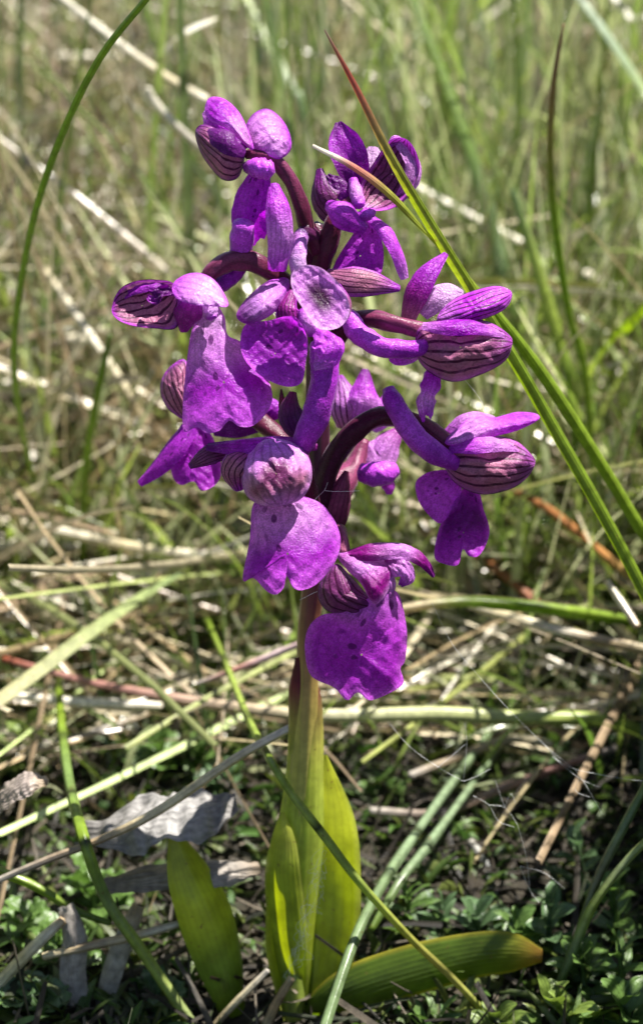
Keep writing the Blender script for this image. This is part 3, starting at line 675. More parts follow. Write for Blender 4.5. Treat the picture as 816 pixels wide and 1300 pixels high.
f.outl('lip', [(478, 754), (440, 775), (408, 781), (391, 798), (387, 826), (395, 858), (424, 873), (440, 889), (454, 879), (470, 889), (500, 877), (512, 866), (508, 848), (514, 838), (516, 798), (504, 752)], 8, 'lip', (LIL, PURB, PUR, PUR, PURB), (0.52, 0.10, 0.62), d0=20, gy=-0.05, gx=0.16, fold=14, crinkle=2, nr=22, na=120, wave=1.5, crease=(490, 800, 1, -0.15, 0.9))  # glow along this lip's edge is painted as a lighter tint

# ---- flower 9: behind, left
f = Flower(245, 550, -70)
f.tube('ovary', [(404, 590, 60), (360, 560, 40), (310, 520, 20), (270, 500, 4), (240, 500, 0)], [12, 12, 12, 11, 8], 'ovary', (OV, OV, OV), 0.1)
f.outl('sepal', [(242, 532), (216, 522), (204, 500), (206, 480), (218, 464), (236, 457), (246, 490)], 4, 'sepal', (SEP, SEP, SEP, SEPD), PUR, d0=6, bulge=24)
f.sheet('petal', [(340, 530, 14), (345, 520, 20), (330, 515, 20), (316, 528, 10)], [8, 14, 12, 5], (0, 0.2, 1), 40, 'petal', (PUR, PUR))
f.sheet('petal', [(355, 512, 10), (330, 528, 18), (300, 540, 16), (270, 545, 6)], [8, 16, 15, 8], (0, 0.2, 1), 50, 'petal', (PUR, PURD, PURD))
f.sheet('lip_lobe', [(240, 540, 14), (222, 566, 22), (200, 592, 18), (176, 614, 6)], [12, 15, 12, 5], (-0.3, 0.2, 0.9), 50, 'lip', (PUR, PUR, PUR))
f.outl('lip', [(252, 538), (232, 545), (218, 580), (219, 604), (230, 616), (246, 611), (256, 623), (276, 613), (281, 590), (269, 553)], 6, 'lip', (PUR, PUR, PUR), PURB, d0=12, gy=0.15, fold=16)

# ---- flower 10: behind, right of the stem
f = Flower(460, 540, -110)
f.tube('ovary', [(404, 660, 90), (418, 640, 60), (436, 610, 30), (452, 588, 10), (462, 560, 0)], [18, 20, 17, 13, 9], 'ovary', (OV, OVP, OVP), 0.08)
f.sheet('sepal', [(440, 545, 0), (436, 520, 16), (434, 500, 14), (430, 476, 0)], [14, 24, 18, 5], (-0.2, 0.2, 1), 55, 'sepal', (SEP, LIL, LIL, PURD), PUR)
f.sheet('sepal', [(455, 545, 6), (462, 515, 22), (462, 495, 20), (464, 468, 6)], [14, 24, 17, 5], (0.1, 0.3, 1), 50, 'petal', (PUR, LIL, PURB, PURD))
f.sheet('petal', [(470, 545, 0), (482, 530, 10), (490, 515, 8), (492, 500, 0)], [9, 16, 14, 5], (0.2, 0.3, 1), 45, 'petal', (LIL, PURB, PURB))
f.sheet('lip', [(470, 560, 6), (482, 580, 14), (494, 560, 10), (508, 545, 0)], [12, 20, 16, 6], (0.1, 0.3, 1), 40, 'petal', (LIL, LIL, MAG))
f.tube('spur', [(458, 600, 60), (474, 602, 66), (490, 600, 66), (502, 596, 60)], [12, 16, 15, 9], 'spur', (PUR, PURB, PURB))
f.sheet('lip_lobe', [(488, 608, 40), (492, 614, 44), (494, 620, 44), (494, 628, 40)], [6, 9, 8, 4], (0.1, 0.3, 1), 40, 'petal', (PURB, PURB))

# ---- bracts on the spike
def bract(spine, w, cols, arc=55, n=(0, 0.1, 1), dz=0, mat='ovary'):
    P = np.array([PD(a, b, ds(b) + dz + c) for a, b, c in spine])
    V, F, uv, X, Vv = patch_arrays(P, np.asarray(w, float) * K, [cvec(n)], arc, nu=11, nv=20, crinkle=0.04, seed=int(spine[0][0]))
    return mesh_obj('bract', V, F, M[mat], orchid, uv, ramp(cols, Vv))
bract([(404, 360, 10), (408, 330, 22), (408, 305, 20), (400, 284, 8)], [8, 13, 12, 3], (OV, (0.07, 0.012, 0.06), OV), dz=16)
bract([(385, 560, 10), (374, 540, 20), (368, 520, 22), (372, 497, 14)], [8, 15, 14, 4], (PURD, (0.1, 0.02, 0.13), OVP), dz=40)
bract([(372, 540, 6), (362, 520, 12), (358, 508, 12), (357, 494, 8)], [5, 7, 4, 1], (OV, OV, OV), dz=40)
bract([(410, 690, 0), (424, 660, 6), (432, 630, 6), (440, 598, 0)], [10, 18, 15, 3], (OV, OVP, OVP), dz=16, n=(0.2, 0.1, 1))

# ---- sheathing leaf and basal leaves
def leaf(spine, w, cols, arc, n=(0, 0.1, 1), mode='d', edge=None, label=None, ruff=(0.05, 1.0), mat='leaf', twist=None, nu=21, nv=44):
    P = np.array([PD(a, b, ds(b) + c) for a, b, c in spine])
    k = np.mean([scale_at(q) for q in P])
    V, F, uv, X, Vv = patch_arrays(P, np.asarray(w, float) * k, [cvec(q) for q in np.atleast_2d(n)], arc, ruff=ruff, nu=nu, nv=nv, crinkle=0.015, seed=int(spine[0][0]), twist=twist)
    c = ramp(cols, Vv)
    if edge is not None:
        q = np.clip((np.abs(X) - 0.80) / 0.2, 0, 1)[:, None]; c = c * (1 - q) + np.array(edge) * q
    o = mesh_obj('leaf', V, F, M[mat], orchid, uv, c)
    if label: o['label'] = label
    return o
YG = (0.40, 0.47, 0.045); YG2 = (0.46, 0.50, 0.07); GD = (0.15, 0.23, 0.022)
# sheath wrapped round the stem, purple at its pointed tip
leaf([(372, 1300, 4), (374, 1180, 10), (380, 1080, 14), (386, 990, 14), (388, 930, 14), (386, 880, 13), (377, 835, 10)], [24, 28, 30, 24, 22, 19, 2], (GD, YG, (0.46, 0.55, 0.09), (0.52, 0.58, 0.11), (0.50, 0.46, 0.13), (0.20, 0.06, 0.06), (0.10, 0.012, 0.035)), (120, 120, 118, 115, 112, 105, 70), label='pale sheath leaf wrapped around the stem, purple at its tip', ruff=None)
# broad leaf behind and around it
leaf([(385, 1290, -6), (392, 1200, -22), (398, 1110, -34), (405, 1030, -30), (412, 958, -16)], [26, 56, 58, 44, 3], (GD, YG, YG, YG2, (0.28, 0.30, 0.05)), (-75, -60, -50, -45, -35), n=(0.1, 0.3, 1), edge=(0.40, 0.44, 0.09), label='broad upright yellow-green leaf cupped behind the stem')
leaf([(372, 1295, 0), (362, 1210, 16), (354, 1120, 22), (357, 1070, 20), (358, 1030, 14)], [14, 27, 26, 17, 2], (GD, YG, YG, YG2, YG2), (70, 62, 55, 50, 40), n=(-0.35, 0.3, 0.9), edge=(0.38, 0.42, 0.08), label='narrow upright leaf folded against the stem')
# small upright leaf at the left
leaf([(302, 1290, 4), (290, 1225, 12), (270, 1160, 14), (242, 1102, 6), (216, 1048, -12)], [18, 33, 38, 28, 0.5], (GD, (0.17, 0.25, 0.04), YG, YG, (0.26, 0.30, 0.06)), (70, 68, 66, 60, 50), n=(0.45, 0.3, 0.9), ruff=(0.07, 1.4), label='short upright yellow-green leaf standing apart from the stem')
# leaf lying low to the right, its shade put into a darker green
leaf([(378, 1296, 0), (440, 1262, 26), (520, 1236, 24), (600, 1216, 12), (650, 1212, 6), (688, 1214, 2)], [10, 28, 33, 31, 27, 8], (GD, (0.08, 0.13, 0.014), (0.08, 0.13, 0.014), (0.09, 0.14, 0.015), (0.15, 0.17, 0.02), (0.32, 0.17, 0.03)), (50, 42, 34, 30, 30, 30), n=(0.05, -0.12, 1), edge=(0.32, 0.29, 0.03), label='leaf lying low over the soil with a yellowed, browning tip', ruff=(0.10, 1.2))

# ------------------------------------------------------------------ grass blades, straws and stems told apart
GR = (0.20, 0.29, 0.030); GR2 = (0.12, 0.19, 0.025); GL = (0.30, 0.38, 0.08); GB = (0.17, 0.24, 0.11); STR = (0.52, 0.45, 0.28); STW = (0.66, 0.61, 0.48); STB = (0.33, 0.25, 0.15); RED = (0.26, 0.06, 0.03); RUST = (0.36, 0.15, 0.05); PINK = (0.36, 0.18, 0.15); GREY = (0.34, 0.31, 0.27)
def place(pts, mode):
    fn = {'d': PD, 'h': PH, 'y': PY, 's': lambda a, b, c: PD(a, b, ds(b) + c)}[mode]
    alt = {'h': PH, 'y': PY, 's': lambda a, b, c: PD(a, b, ds(b) + c)}
    return [fn(*q) if len(q) == 3 else alt[q[3]](*q[:3]) for q in pts]
def blade(name, pts, w, cols, label, cat, mode='d', mat='blade', arc=40, n=(0.2, 0.3, 1), root=False, twist=None, group=None, crinkle=0.0):
    P = place(pts, mode)
    k = np.array([scale_at(q) for q in P]).mean()
    W = np.asarray(w, float)
    if root:
        q = P[-1]; dirv = norm((P[-1] - P[-2])[None])[0]
        gzq = float(gz(q[0], q[1]))
        h = q[2] - gzq
        if h > 0.1:
            P.append(np.array([q[0] + dirv[0] * h * 0.4, q[1] + dirv[1] * h * 0.4, gzq - 0.15])); W = np.append(W, W[-1] * 0.9)
    V, F, uv, X, Vv = patch_arrays(P, W * k, [cvec(n)], arc, nu=7, nv=60, twist=twist, crinkle=crinkle, seed=len(label))
    o = mesh_obj(name, V, F, M[mat], None, uv, ramp(cols, Vv))
    return tag(o, label, cat, group, 'thing')
def stalk(name, pts, r, cols, label, cat, mode='d', mat='straw', root=False, ridges=0.06, nodes=None, node_col=(0.02, 0.03, 0.008), group=None, rough=0.04):
    P = place(pts, mode); k = np.array([scale_at(q) for q in P]).mean(); R = np.asarray(r, float)
    if root:
        q = P[-1]; dirv = norm((P[-1] - P[-2])[None])[0]; gzq = float(gz(q[0], q[1])); h = q[2] - gzq
        if h > 0.1:
            P.append(np.array([q[0] + dirv[0] * h * 0.5, q[1] + dirv[1] * h * 0.5, gzq - 0.15])); R = np.append(R, R[-1])
    V, F, uv = tube_arrays(P, R * k, 10, 80, ridges, 5, 0.1, True, len(label), rough)
    c = ramp(cols, uv[:, 1])
    if nodes is not None:
        for t in nodes:
            q = np.exp(-((uv[:, 1] - t) / 0.010) ** 2)[:, None]
            c = c * (1 - q) + np.array(node_col) * q
    o = mesh_obj(name, V, quads_to_tris_ok(F), M[mat], None, uv, c)
    return tag(o, label, cat, group, 'thing')

# the grass leaf that crosses the top right flowers, in focus
blade('grass', [(412, 38, 205), (452, 112, 190), (500, 208, 165), (556, 302, 90), (600, 372, 20), (655, 462, -25), (700, 540, -60), (760, 645, -90), (826, 770, -120), (930, 980, -160)], [1, 3.5, 5.5, 7, 7.5, 8, 8, 8, 8, 8],
      ((0.28, 0.2, 0.14), (0.30, 0.08, 0.05), (0.33, 0.08, 0.05), (0.30, 0.18, 0.06), (0.28, 0.29, 0.04)) + ((0.25, 0.32, 0.035),) * 4 + (GR,) * 12, 'sharp green grass blade with a red tip crossing in front of the upper right flowers', 'grass', root=True, arc=55, n=(-0.4, 0.4, 0.9))
blade('grass', [(397, 184, 200), (445, 208, 185), (490, 240, 165), (530, 280, 120), (585, 342, 20), (640, 408, -60), (690, 475, -120), (745, 560, -170), (800, 650, -220), (900, 830, -300)], [2.5, 4.5, 5.5, 6, 7, 8, 8.5, 8.5, 8.5, 8.5],
      (STW, STW, (0.44, 0.18, 0.13), (0.42, 0.20, 0.12), (0.32, 0.29, 0.06)) + ((0.28, 0.33, 0.04),) * 4 + (GR,) * 12, 'shorter grass blade with a bleached stubby tip pointing at the upper flowers', 'grass', root=True, arc=60, n=(-0.3, 0.5, 0.9))
# long curved rush at the left
stalk('grass_stalk', [(196, -14, 1.5), (120, 85, 2.2), (62, 215, 3.2), (32, 330, 4.5), (18, 450, 6), (28, 545, 8), (46, 620, 10), (70, 690, 12)], [3, 3.8, 4, 4.2, 4.2, 4, 4, 4], (GR, GR, GR, GR, GR), 'long dark green grass stem arching in a wide bow beside the spike', 'grass', mat='blade', mode='y', root=True)
stalk('grass_stalk', [(715, 30, 6), (702, 110, 6), (698, 200, 6.2), (704, 285, 6.5), (722, 400, 7), (745, 500, 7.5)], [1.5, 3.5, 4.5, 5, 5, 5], ((0.28, 0.15, 0.08), (0.24, 0.20, 0.07), GR, GR, GR), 'thin upright grass stem with a brown pointed tip, blurred', 'grass', mat='blade', mode='y', root=True)
blade('grass', [(725, -20, 14), (770, 40, 13.5), (820, 115, 13), (870, 200, 12)], [7, 8, 9, 9], ((0.36, 0.42, 0.3), (0.34, 0.42, 0.26), GL, GB), 'pale bluish grass blade cutting across the upper right corner', 'grass', mode='y', root=True, n=(0.1, 0.8, 0.6))
blade('grass', [(770, -20, 18), (800, 20, 17.5), (840, 70, 17)], [6, 7, 7], (STW, (0.5, 0.48, 0.36), STR), 'bleached grass blade clipping the extreme upper right corner', 'grass', mode='y', root=True, n=(0.1, 0.8, 0.6))
blade('grass', [(830, 378, 8), (785, 425, 9), (755, 465, 10), (735, 500, 11)], [5, 7, 7, 6], (GR, GR, GL, GR), 'green grass blade reaching in over the edge at mid height', 'grass', mode='y', root=True)
blade('grass', [(520, -10, 16), (560, 90, 15), (600, 200, 14), (632, 310, 13.5), (655, 400, 13), (665, 470, 12.8)], [4, 8, 9, 9, 9, 9], (GR2, GR2, GB, GR2, GR2), 'dark blurred grass blade leaning behind the upper right flowers', 'grass', mode='y', root=True)
blade('grass', [(305, -20, 20), (335, 45, 19), (368, 105, 18), (390, 170, 17.5)], [5, 7, 7, 6], (GL, (0.28, 0.34, 0.15), GB, GR2), 'broad pale green blade above the topmost flower, blurred', 'grass', mode='y', root=True)
blade('grass', [(650, 240, 9), (680, 330, 9), (712, 440, 8.8), (730, 520, 8.6)], [4, 8, 9, 9], (GB, GL, GR2, GR2), 'blurred upright grass blade right of the diagonal blade', 'grass', mode='y', root=True)
blade('grass', [(770, -10, 25), (752, 90, 25), (735, 220, 24), (725, 340, 23)], [5, 9, 9, 9], (GR, GR, GR2, GR2), 'blurred upright grass blade behind the brown tipped stem', 'grass', mode='y', root=True)
blade('grass', [(575, -10, 22), (563, 90, 21), (552, 200, 20), (548, 320, 19)], [6, 10, 11, 10], (GR, GR2, GR2, GR2), 'dark blurred upright grass blade nearest behind the top right flower', 'grass', mode='y', root=True)
blade('grass', [(640, -10, 30), (628, 110, 29), (640, 220, 28)], [6, 12, 12], (GL, GR, GR2), 'wide hazy grass blade standing far behind the top right flower', 'grass', mode='y', root=True)
stalk('dry_straw', [(66, -12, 15), (150, 55, 14), (210, 98, 13.5), (262, 128, 13)], [5, 6, 6, 6], (STW, STW, STR, STW), 'bleached straw slanting down towards the topmost flower', 'straw', mode='y')
blade('dry_grass', [(200, 78, 13), (222, 50, 13), (248, 32, 12.6), (274, 22, 12)], [3, 8, 11, 4], (STR, STW, (0.7, 0.68, 0.6), STW), 'short white dead leaf tilted above the bleached straw', 'dry grass', mode='y', n=(0.2, 0.8, 0.6), arc=20)
stalk('dry_straw', [(188, 112, 12), (196, 130, 12), (222, 158, 12), (258, 190, 12), (300, 220, 12)], [4, 6, 5, 5, 4], (STW, STW, (0.5, 0.45, 0.36), STR), 'bent white straw hooked beside the topmost flower', 'straw', mode='y')
stalk('grass_stalk', [(140, 425, 8), (126, 490, 8), (112, 570, 8.2), (106, 650, 8.4)], [3, 5, 5, 5], (GR2, GR, GR, GR2), 'short blurred green stem left of the spotted lip', 'grass', mat='blade', mode='y', root=True)
stalk('dry_straw', [(58, 345, 12), (110, 420, 11), (160, 495, 10.3), (186, 540, 10)], [5, 6, 6, 5], (STR, STW, STR, STB), 'blurred straw slanting down beyond the short green stem', 'straw', mode='y')
stalk('dry_straw', [(60, 440, 3.2), (110, 428, 3.0), (160, 415, 2.8), (225, 425, 2.6)], [6, 8, 7, 5], (STB, STW, STR, STB), 'pale straw lying level behind the leftmost hood', 'straw', mode='h')
stalk('dry_straw', [(-10, 694, 1.6), (60, 690, 1.5), (140, 702, 1.3)], [7, 8, 6], (STW, STW, STR), 'thick white straw stub entering below the arching stem', 'straw', mode='h')
stalk('dry_straw', [(44, 688, 2.0), (47, 676, 2.2), (58, 671, 2.3), (120, 684, 2.2), (200, 700, 2.1), (300, 708, 1.9), (340, 712, 1.6)], [5, 6, 6, 6.5, 7, 6.5, 5], (STB, STW, STW, STR, STW, STR), 'pale straw with a sharply bent end left of the round-hooded flower', 'straw', mode='h')
blade('grass', [(-15, 898, 2.6), (60, 842, 2.6), (120, 797, 2.6), (180, 756, 2.5), (232, 726, 2.2)], [9, 9.5, 9, 7, 2], ((0.40, 0.37, 0.2), (0.34, 0.35, 0.18), (0.30, 0.34, 0.15), (0.28, 0.34, 0.14), GB), 'broad pale green grass blade rising from the edge, pointing to the spike', 'grass', mode='h', n=(0.3, 0.8, 0.5), arc=30)
stalk('grass_stalk', [(4, 836, 1.6), (60, 852, 1.6), (120, 868, 1.6), (230, 888, 1.5), (330, 902, 1.5), (400, 908, 1.5), (470, 908, 1.5), (560, 906, 1.5), (650, 911, 1.4), (760, 914, 1.3), (850, 940, 0.8)], [4, 4.5, 5.5, 6.5, 7.5, 8, 9, 9.5, 9.5, 9, 8], (RED, PINK, PINK, (0.40, 0.30, 0.22), (0.46, 0.40, 0.26), (0.55, 0.54, 0.34), (0.50, 0.52, 0.26), (0.36, 0.40, 0.15), GL, GR), 'long thick stem lying level behind the orchid stem, reddish to pale green', 'stem', mode='h')
stalk('dry_straw', [(20, 884, 1.3), (90, 891, 1.3), (140, 893, 1.3), (205, 896, 1.2)], [5, 6.5, 6.5, 5], (STW, (0.75, 0.72, 0.62), (0.75, 0.72, 0.62), STW), 'white straw piece lying just below the reddish stem', 'straw', mode='h')
stalk('dry_straw', [(250, 868, 2.2), (300, 850, 2.4), (345, 832, 2.6), (384, 816, 2.8)], [2.5, 4, 4.5, 4], (GREY, PINK, (0.55, 0.42, 0.42), (0.5, 0.35, 0.34)), 'pinkish straw touching the orchid stem under the flowers', 'straw', mode='h')
stalk('dry_straw', [(190, 905, 0.8), (120, 930, 0.8), (60, 945, 0.7), (-10, 960, 0.5)], [5, 5, 5, 5], (STB, GREY, GREY, STB), 'grey straw lying under the white straw piece', 'straw', mode='h')
# crossing jointed green stem in front of the leaves
stalk('grass_stalk', [(264, 788, 1.8, 'h'), (290, 850, 2.4, 'h'), (318, 918, 2.9, 'h'), (345, 968, 45), (372, 1010, 78), (412, 1062, 84), (458, 1122, 84), (520, 1190, 70), (572, 1240, 60), (640, 1312, 40)], [4, 4.5, 5, 5, 5, 5.5, 5, 4.5, 4.5, 4.5], (GR, GL, GL, GR, GL, GL, GL, (0.28, 0.29, 0.06), (0.28, 0.27, 0.07), GL), 'thin jointed green stem crossing in front of the orchid leaves', 'stem', mat='blade', mode='s', nodes=[0.09, 0.21, 0.31, 0.53])
stalk('grass_stalk', [(73, 850, 1.3, 'h'), (78, 915, 1.8, 'h'), (88, 990, 2.2, 'h'), (106, 1062, 30), (136, 1142, 36), (180, 1206, 36), (250, 1308, 30)], [5.5, 6, 6.5, 7, 7, 7, 7], (GR2, GR, (0.18, 0.27, 0.08), GR, (0.2, 0.28, 0.09), GL, (0.3, 0.36, 0.16)), 'jointed green stem curving down through the lower left corner', 'stem', mat='blade', mode='s', nodes=[0.06, 0.22, 0.38, 0.52])
stalk('dry_straw', [(-12, 1122, 20), (60, 1092, 20), (130, 1065, 20), (200, 1030, 14), (300, 962, 0), (368, 924, -14)], [4, 5, 5, 6, 6, 5], (GREY, (0.25, 0.2, 0.15), STB, STR, STR, STW), 'tan straw slanting up past the grey dead leaf to the orchid stem', 'straw', mode='s')
stalk('grass_stalk', [(-10, 1102, -10), (50, 1128, -10), (95, 1155, -10), (140, 1172, -14)], [6, 6, 5, 4], (GR, GR, GR2, GR2), 'short green stem poking in at the lower left edge', 'stem', mat='blade', mode='s')
# right-hand straws
stalk('grass_stalk', [(490, 778, 3.2), (540, 768, 3.3), (590, 764, 3.3), (650, 768, 3.2), (720, 776, 3.0), (830, 792, 2.5)], [6, 6.5, 7, 8, 8, 7], (STR, STR, GL, GR, GR, GR2), 'green and tan arched stem beside the lowest lip', 'stem', mode='h', mat='blade')
stalk('dry_straw', [(596, 768, 2.8), (640, 782, 2.8), (700, 798, 2.8), (760, 812, 2.7), (830, 826, 2.6)], [5, 7, 7, 6.5, 6.5], (STW, STR, STW, STB, STR), 'thick tan straw slanting down under the green arched stem', 'straw', mode='h')
stalk('dry_straw', [(640, 616, 3.5), (700, 650, 3.0), (765, 704, 2.4), (812, 742, 2.0)], [4, 5.5, 6, 5], ((0.3, 0.14, 0.06), RUST, (0.42, 0.2, 0.06), (0.34, 0.3, 0.08)), 'rust orange stem slanting down beyond the lower right flower', 'stem', mode='h')
stalk('dry_straw', [(605, 705, 1.8), (640, 730, 1.7), (680, 766, 1.5)], [5, 6, 6], ((0.3, 0.09, 0.04), RUST, (0.3, 0.1, 0.05)), 'short reddish stem under the tip of the lower right lip', 'stem', mode='h')
stalk('dry_straw', [(770, 738, 3.6), (788, 765, 3.4), (808, 796, 3.2)], [4, 5, 5], (STR, STW, STB), 'short pale straw stub above the thick tan straw', 'straw', mode='h')
stalk('dry_straw', [(520, 985, 0.9), (580, 962, 1.0), (650, 938, 1.0), (700, 945, 0.9)], [5, 6, 6, 5], (GREY, STB, STR, STR), 'tan straw lying below the thick level stem at right', 'straw', mode='h')
stalk('dry_straw', [(470, 1030, 0.6), (560, 1032, 0.6), (640, 1000, 0.7), (720, 970, 0.7), (780, 950, 0.7)], [5, 6, 6, 5, 5], (GREY, (0.22, 0.16, 0.12), (0.26, 0.18, 0.14), PINK, GREY), 'dull brown twig slanting up through the dark hollow', 'twig', mode='h')
stalk('dry_straw', [(590, 1060, 0.4), (612, 1090, 0.4), (626, 1125, 0.3), (632, 1150, 0.2)], [5, 6, 6, 5], (GREY, (0.3, 0.3, 0.28), (0.28, 0.28, 0.26), GREY), 'curved grey twig lying in the dark hollow', 'twig', mode='h')
stalk('dry_straw', [(404, 870, 0.9), (455, 850, 1.0), (510, 838, 1.0)], [4, 5, 5], (STR, STW, STB), 'small pale straw behind the lowest lip', 'straw', mode='h')
# bluish jointed pair right of the orchid stem
stalk('grass_stalk', [(640, 905, 0.7, 'h'), (585, 978, 1.1, 'h'), (522, 1066, 1.4, 'h'), (482, 1128, 1.5, 'h'), (445, 1205, 1.4, 'h'), (410, 1310, 1.0, 'h')], [5, 6, 6.5, 6.5, 6, 6], (GB, (0.2, 0.27, 0.15), (0.22, 0.3, 0.17), GB, GB, GB), 'upper of two parallel bluish jointed stems slanting beside the leaf', 'stem', mat='blade', nodes=[0.2, 0.38, 0.55], rough=0.08)
stalk('grass_stalk', [(654, 920, 0.7, 'h'), (602, 992, 1.0, 'h'), (542, 1074, 1.2, 'h'), (508, 1118, 1.2, 'h'), (470, 1180, 0.9, 'h')], [4, 5, 6, 5.5, 5], (GB, (0.2, 0.27, 0.15), (0.22, 0.3, 0.17), GB, GR2), 'lower of two parallel bluish jointed stems slanting beside the leaf', 'stem', mat='blade', nodes=[0.25, 0.5, 0.75], rough=0.08)
stalk('grass_stalk', [(826, 985, -10), (790, 1052, 0), (757, 1118, 0), (735, 1180, 10), (712, 1240, 10), (688, 1306, 10)], [5, 6, 6, 5, 5, 5], (GR2, GB, (0.16, 0.17, 0.09), GR2, GB, GREY), 'dull green stem leaning through the lower right corner', 'stem', mat='blade', mode='s')
stalk('grass_stalk', [(826, 1062, 20), (790, 1098, 25), (752, 1150, 30), (728, 1205, 30), (705, 1262, 25), (690, 1310, 20)], [5, 5, 6, 6, 5, 5], (GL, (0.28, 0.34, 0.16), GL, GB, GR2, GR2), 'bright green stem crossing the dull one in the lower right corner', 'stem', mat='blade', mode='s')
stalk('dry_straw', [(334, 1310, 60), (350, 1275, 66), (370, 1242, 66)], [6, 6, 5], (STR, (0.4, 0.27, 0.15), STB), 'short tan twig stub at the foot of the orchid', 'twig', mode='s')
stalk('dry_straw', [(265, 1310, 40), (300, 1272, 40), (340, 1232, 30)], [4, 5, 4], (STB, STR, GREY), 'thin tan twig leaning between the orchid leaves', 'twig', mode='s')
stalk('dry_straw', [(-10, 1258, 20), (30, 1216, 20), (60, 1186, 20), (80, 1168, 16)], [7, 8, 7, 6], (STW, STR, STW, STB), 'chunky pale straw at the lower left edge', 'straw', mode='s')
stalk('dry_straw', [(55, 1214, 10), (120, 1200, 14), (180, 1186, 10), (242, 1168, 0)], [5, 6, 6, 4], (STR, STB, STR, GREY), 'pale brown straw lying across the grey stalks', 'straw', mode='s')
blade('dry_grass', [(84, 1150, 6), (96, 1190, 14), (94, 1240, 14), (108, 1310, 6)], [10, 15, 17, 14], (GREY, (0.3, 0.27, 0.25), (0.36, 0.32, 0.3), GREY), 'ragged grey dead stalk standing in the lower left corner', 'dry grass', mode='s', mat='dead', arc=60, crinkle=0.2)
blade('dry_grass', [(176, 1150, 0), (160, 1190, 8), (142, 1240, 8), (130, 1300, 0)], [8, 13, 13, 12], (STB, GREY, GREY, (0.28, 0.25, 0.22)), 'split grey-brown dead stalk near the jointed stem', 'dry grass', mode='s', mat='dead', arc=60, crinkle=0.2)
blade('dead_leaf', [(100, 1062, -60), (170, 1036, -40), (230, 1025, -36), (300, 1015, -60)], [22, 48, 50, 20], ((0.15, 0.14, 0.13), (0.21, 0.20, 0.19), (0.26, 0.25, 0.24), (0.16, 0.15, 0.14)), 'crumpled silver-grey dead leaf behind the short upright leaf', 'dead leaf', mode='s', mat='dead', arc=35, n=(0, 0.85, 0.5), crinkle=0.2)
blade('dead_leaf', [(130, 1120, -30), (200, 1108, -26), (280, 1100, -30), (330, 1100, -40)], [14, 26, 24, 12], ((0.16, 0.14, 0.12), (0.24, 0.21, 0.18), (0.28, 0.25, 0.22), (0.2, 0.15, 0.1)), 'curled brown-grey dead leaf under the silver one', 'dead leaf', mode='s', mat='dead', arc=45, n=(0, 0.85, 0.5), crinkle=0.16)
blade('dead_leaf', [(-14, 1030, -20), (10, 1002, -14), (36, 986, -14), (62, 990, -24)], [14, 24, 22, 8], ((0.2, 0.16, 0.14), (0.3, 0.25, 0.22), (0.28, 0.23, 0.2), STB), 'pinkish-grey dead leaf fragment at the left edge', 'dead leaf', mode='s', mat='dead', arc=45, n=(0, 0.8, 0.5), crinkle=0.2)

# ------------------------------------------------------------------ spider silk
def web(paths, label, mode='s', r=0.7):
    Vs, Fs, off = [], [], 0
    for q in paths:
        P = np.array(place(q, mode)); k = np.mean([scale_at(a) for a in P])
        V, F, uv = tube_arrays(P, [r * 0.27 * k] * len(P), 4, 20, cap=False, rough=0.5, seed=int(q[0][0]))
        Vs.append(V); Fs.append(F + off); off += len(V)
    V = np.vstack(Vs)
    o = mesh_obj('cobweb', V, np.vstack(Fs), M['web'], None, np.zeros((len(V), 2)), np.full((len(V), 3), 0.8))
    return tag(o, label, 'cobweb', None, 'thing')
web([[(548, 765, 60), (572, 815, 40), (600, 850, 30), (640, 895, 20), (690, 945, 10), (730, 978, 0)], [(690, 945, 10), (718, 972, 8), (770, 985, 6), (816, 992, 0)], [(730, 978, 0), (745, 1000, 0), (765, 1035, 0)]], 'long glinting cobweb strand running down from the lowest flower')
web([[(492, 916, 30), (520, 948, 26), (556, 974, 22), (588, 992, 20)], [(588, 992, 20), (606, 985, 18), (622, 976, 16)], [(620, 1022, 10), (640, 1025, 10), (655, 1045, 8), (660, 1060, 8), (668, 1090, 4), (672, 1130, 0)], [(660, 1100, 4), (690, 1108, 4), (716, 1128, 0)], [(660, 1100, 4), (672, 1130, 2), (684, 1146, 0)], [(590, 918, 14), (592, 945, 14), (588, 992, 16)], [(628, 990, 12), (634, 1008, 12), (640, 1025, 10)], [(600, 1010, 12), (620, 1022, 10), (632, 1042, 8), (652, 1050, 8)], [(640, 1025, 10), (648, 1008, 10), (654, 1020, 9)], [(700, 960, 10), (735, 988, 6), (762, 1000, 4)], [(735, 988, 6), (730, 1004, 4), (748, 1012, 4)], [(556, 974, 22), (575, 958, 20), (590, 945, 16)]], 'torn cobweb threads hanging over the dark hollow')
rw = np.random.default_rng(3); ps = []
for i in range(26):
    t0 = rw.random() * 0.8; q = []
    for j in range(5):
        t = t0 + j * 0.06 + rw.normal(0, 0.02)
        q.append((415 - 45 * t + rw.normal(0, 7), 1070 + 170 * t + rw.normal(0, 6), 78 + rw.normal(0, 4)))
    ps.append(q)
web(ps, 'fuzzy white cobweb tangle clinging to the front of the leaf', r=0.45)
web([[(576, 468, 40), (592, 485, 40), (608, 505, 36), (616, 520, 34)]], 'single bright silk thread between the two right-hand flowers', r=0.8)
web([[(404, 630, 90), (412, 622, 92), (416, 612, 90)], [(412, 623, 92), (430, 624, 88), (456, 623, 80)], [(404, 630, 92), (392, 642, 96)]], 'small sticky silk threads across the stem below the round hood', r=0.7)
web([[(380, 762, 80), (400, 752, 90), (412, 750, 92), (430, 755, 90), (445, 757, 96)]], 'pale curled hair lying on the lowest flower hood', r=0.9)

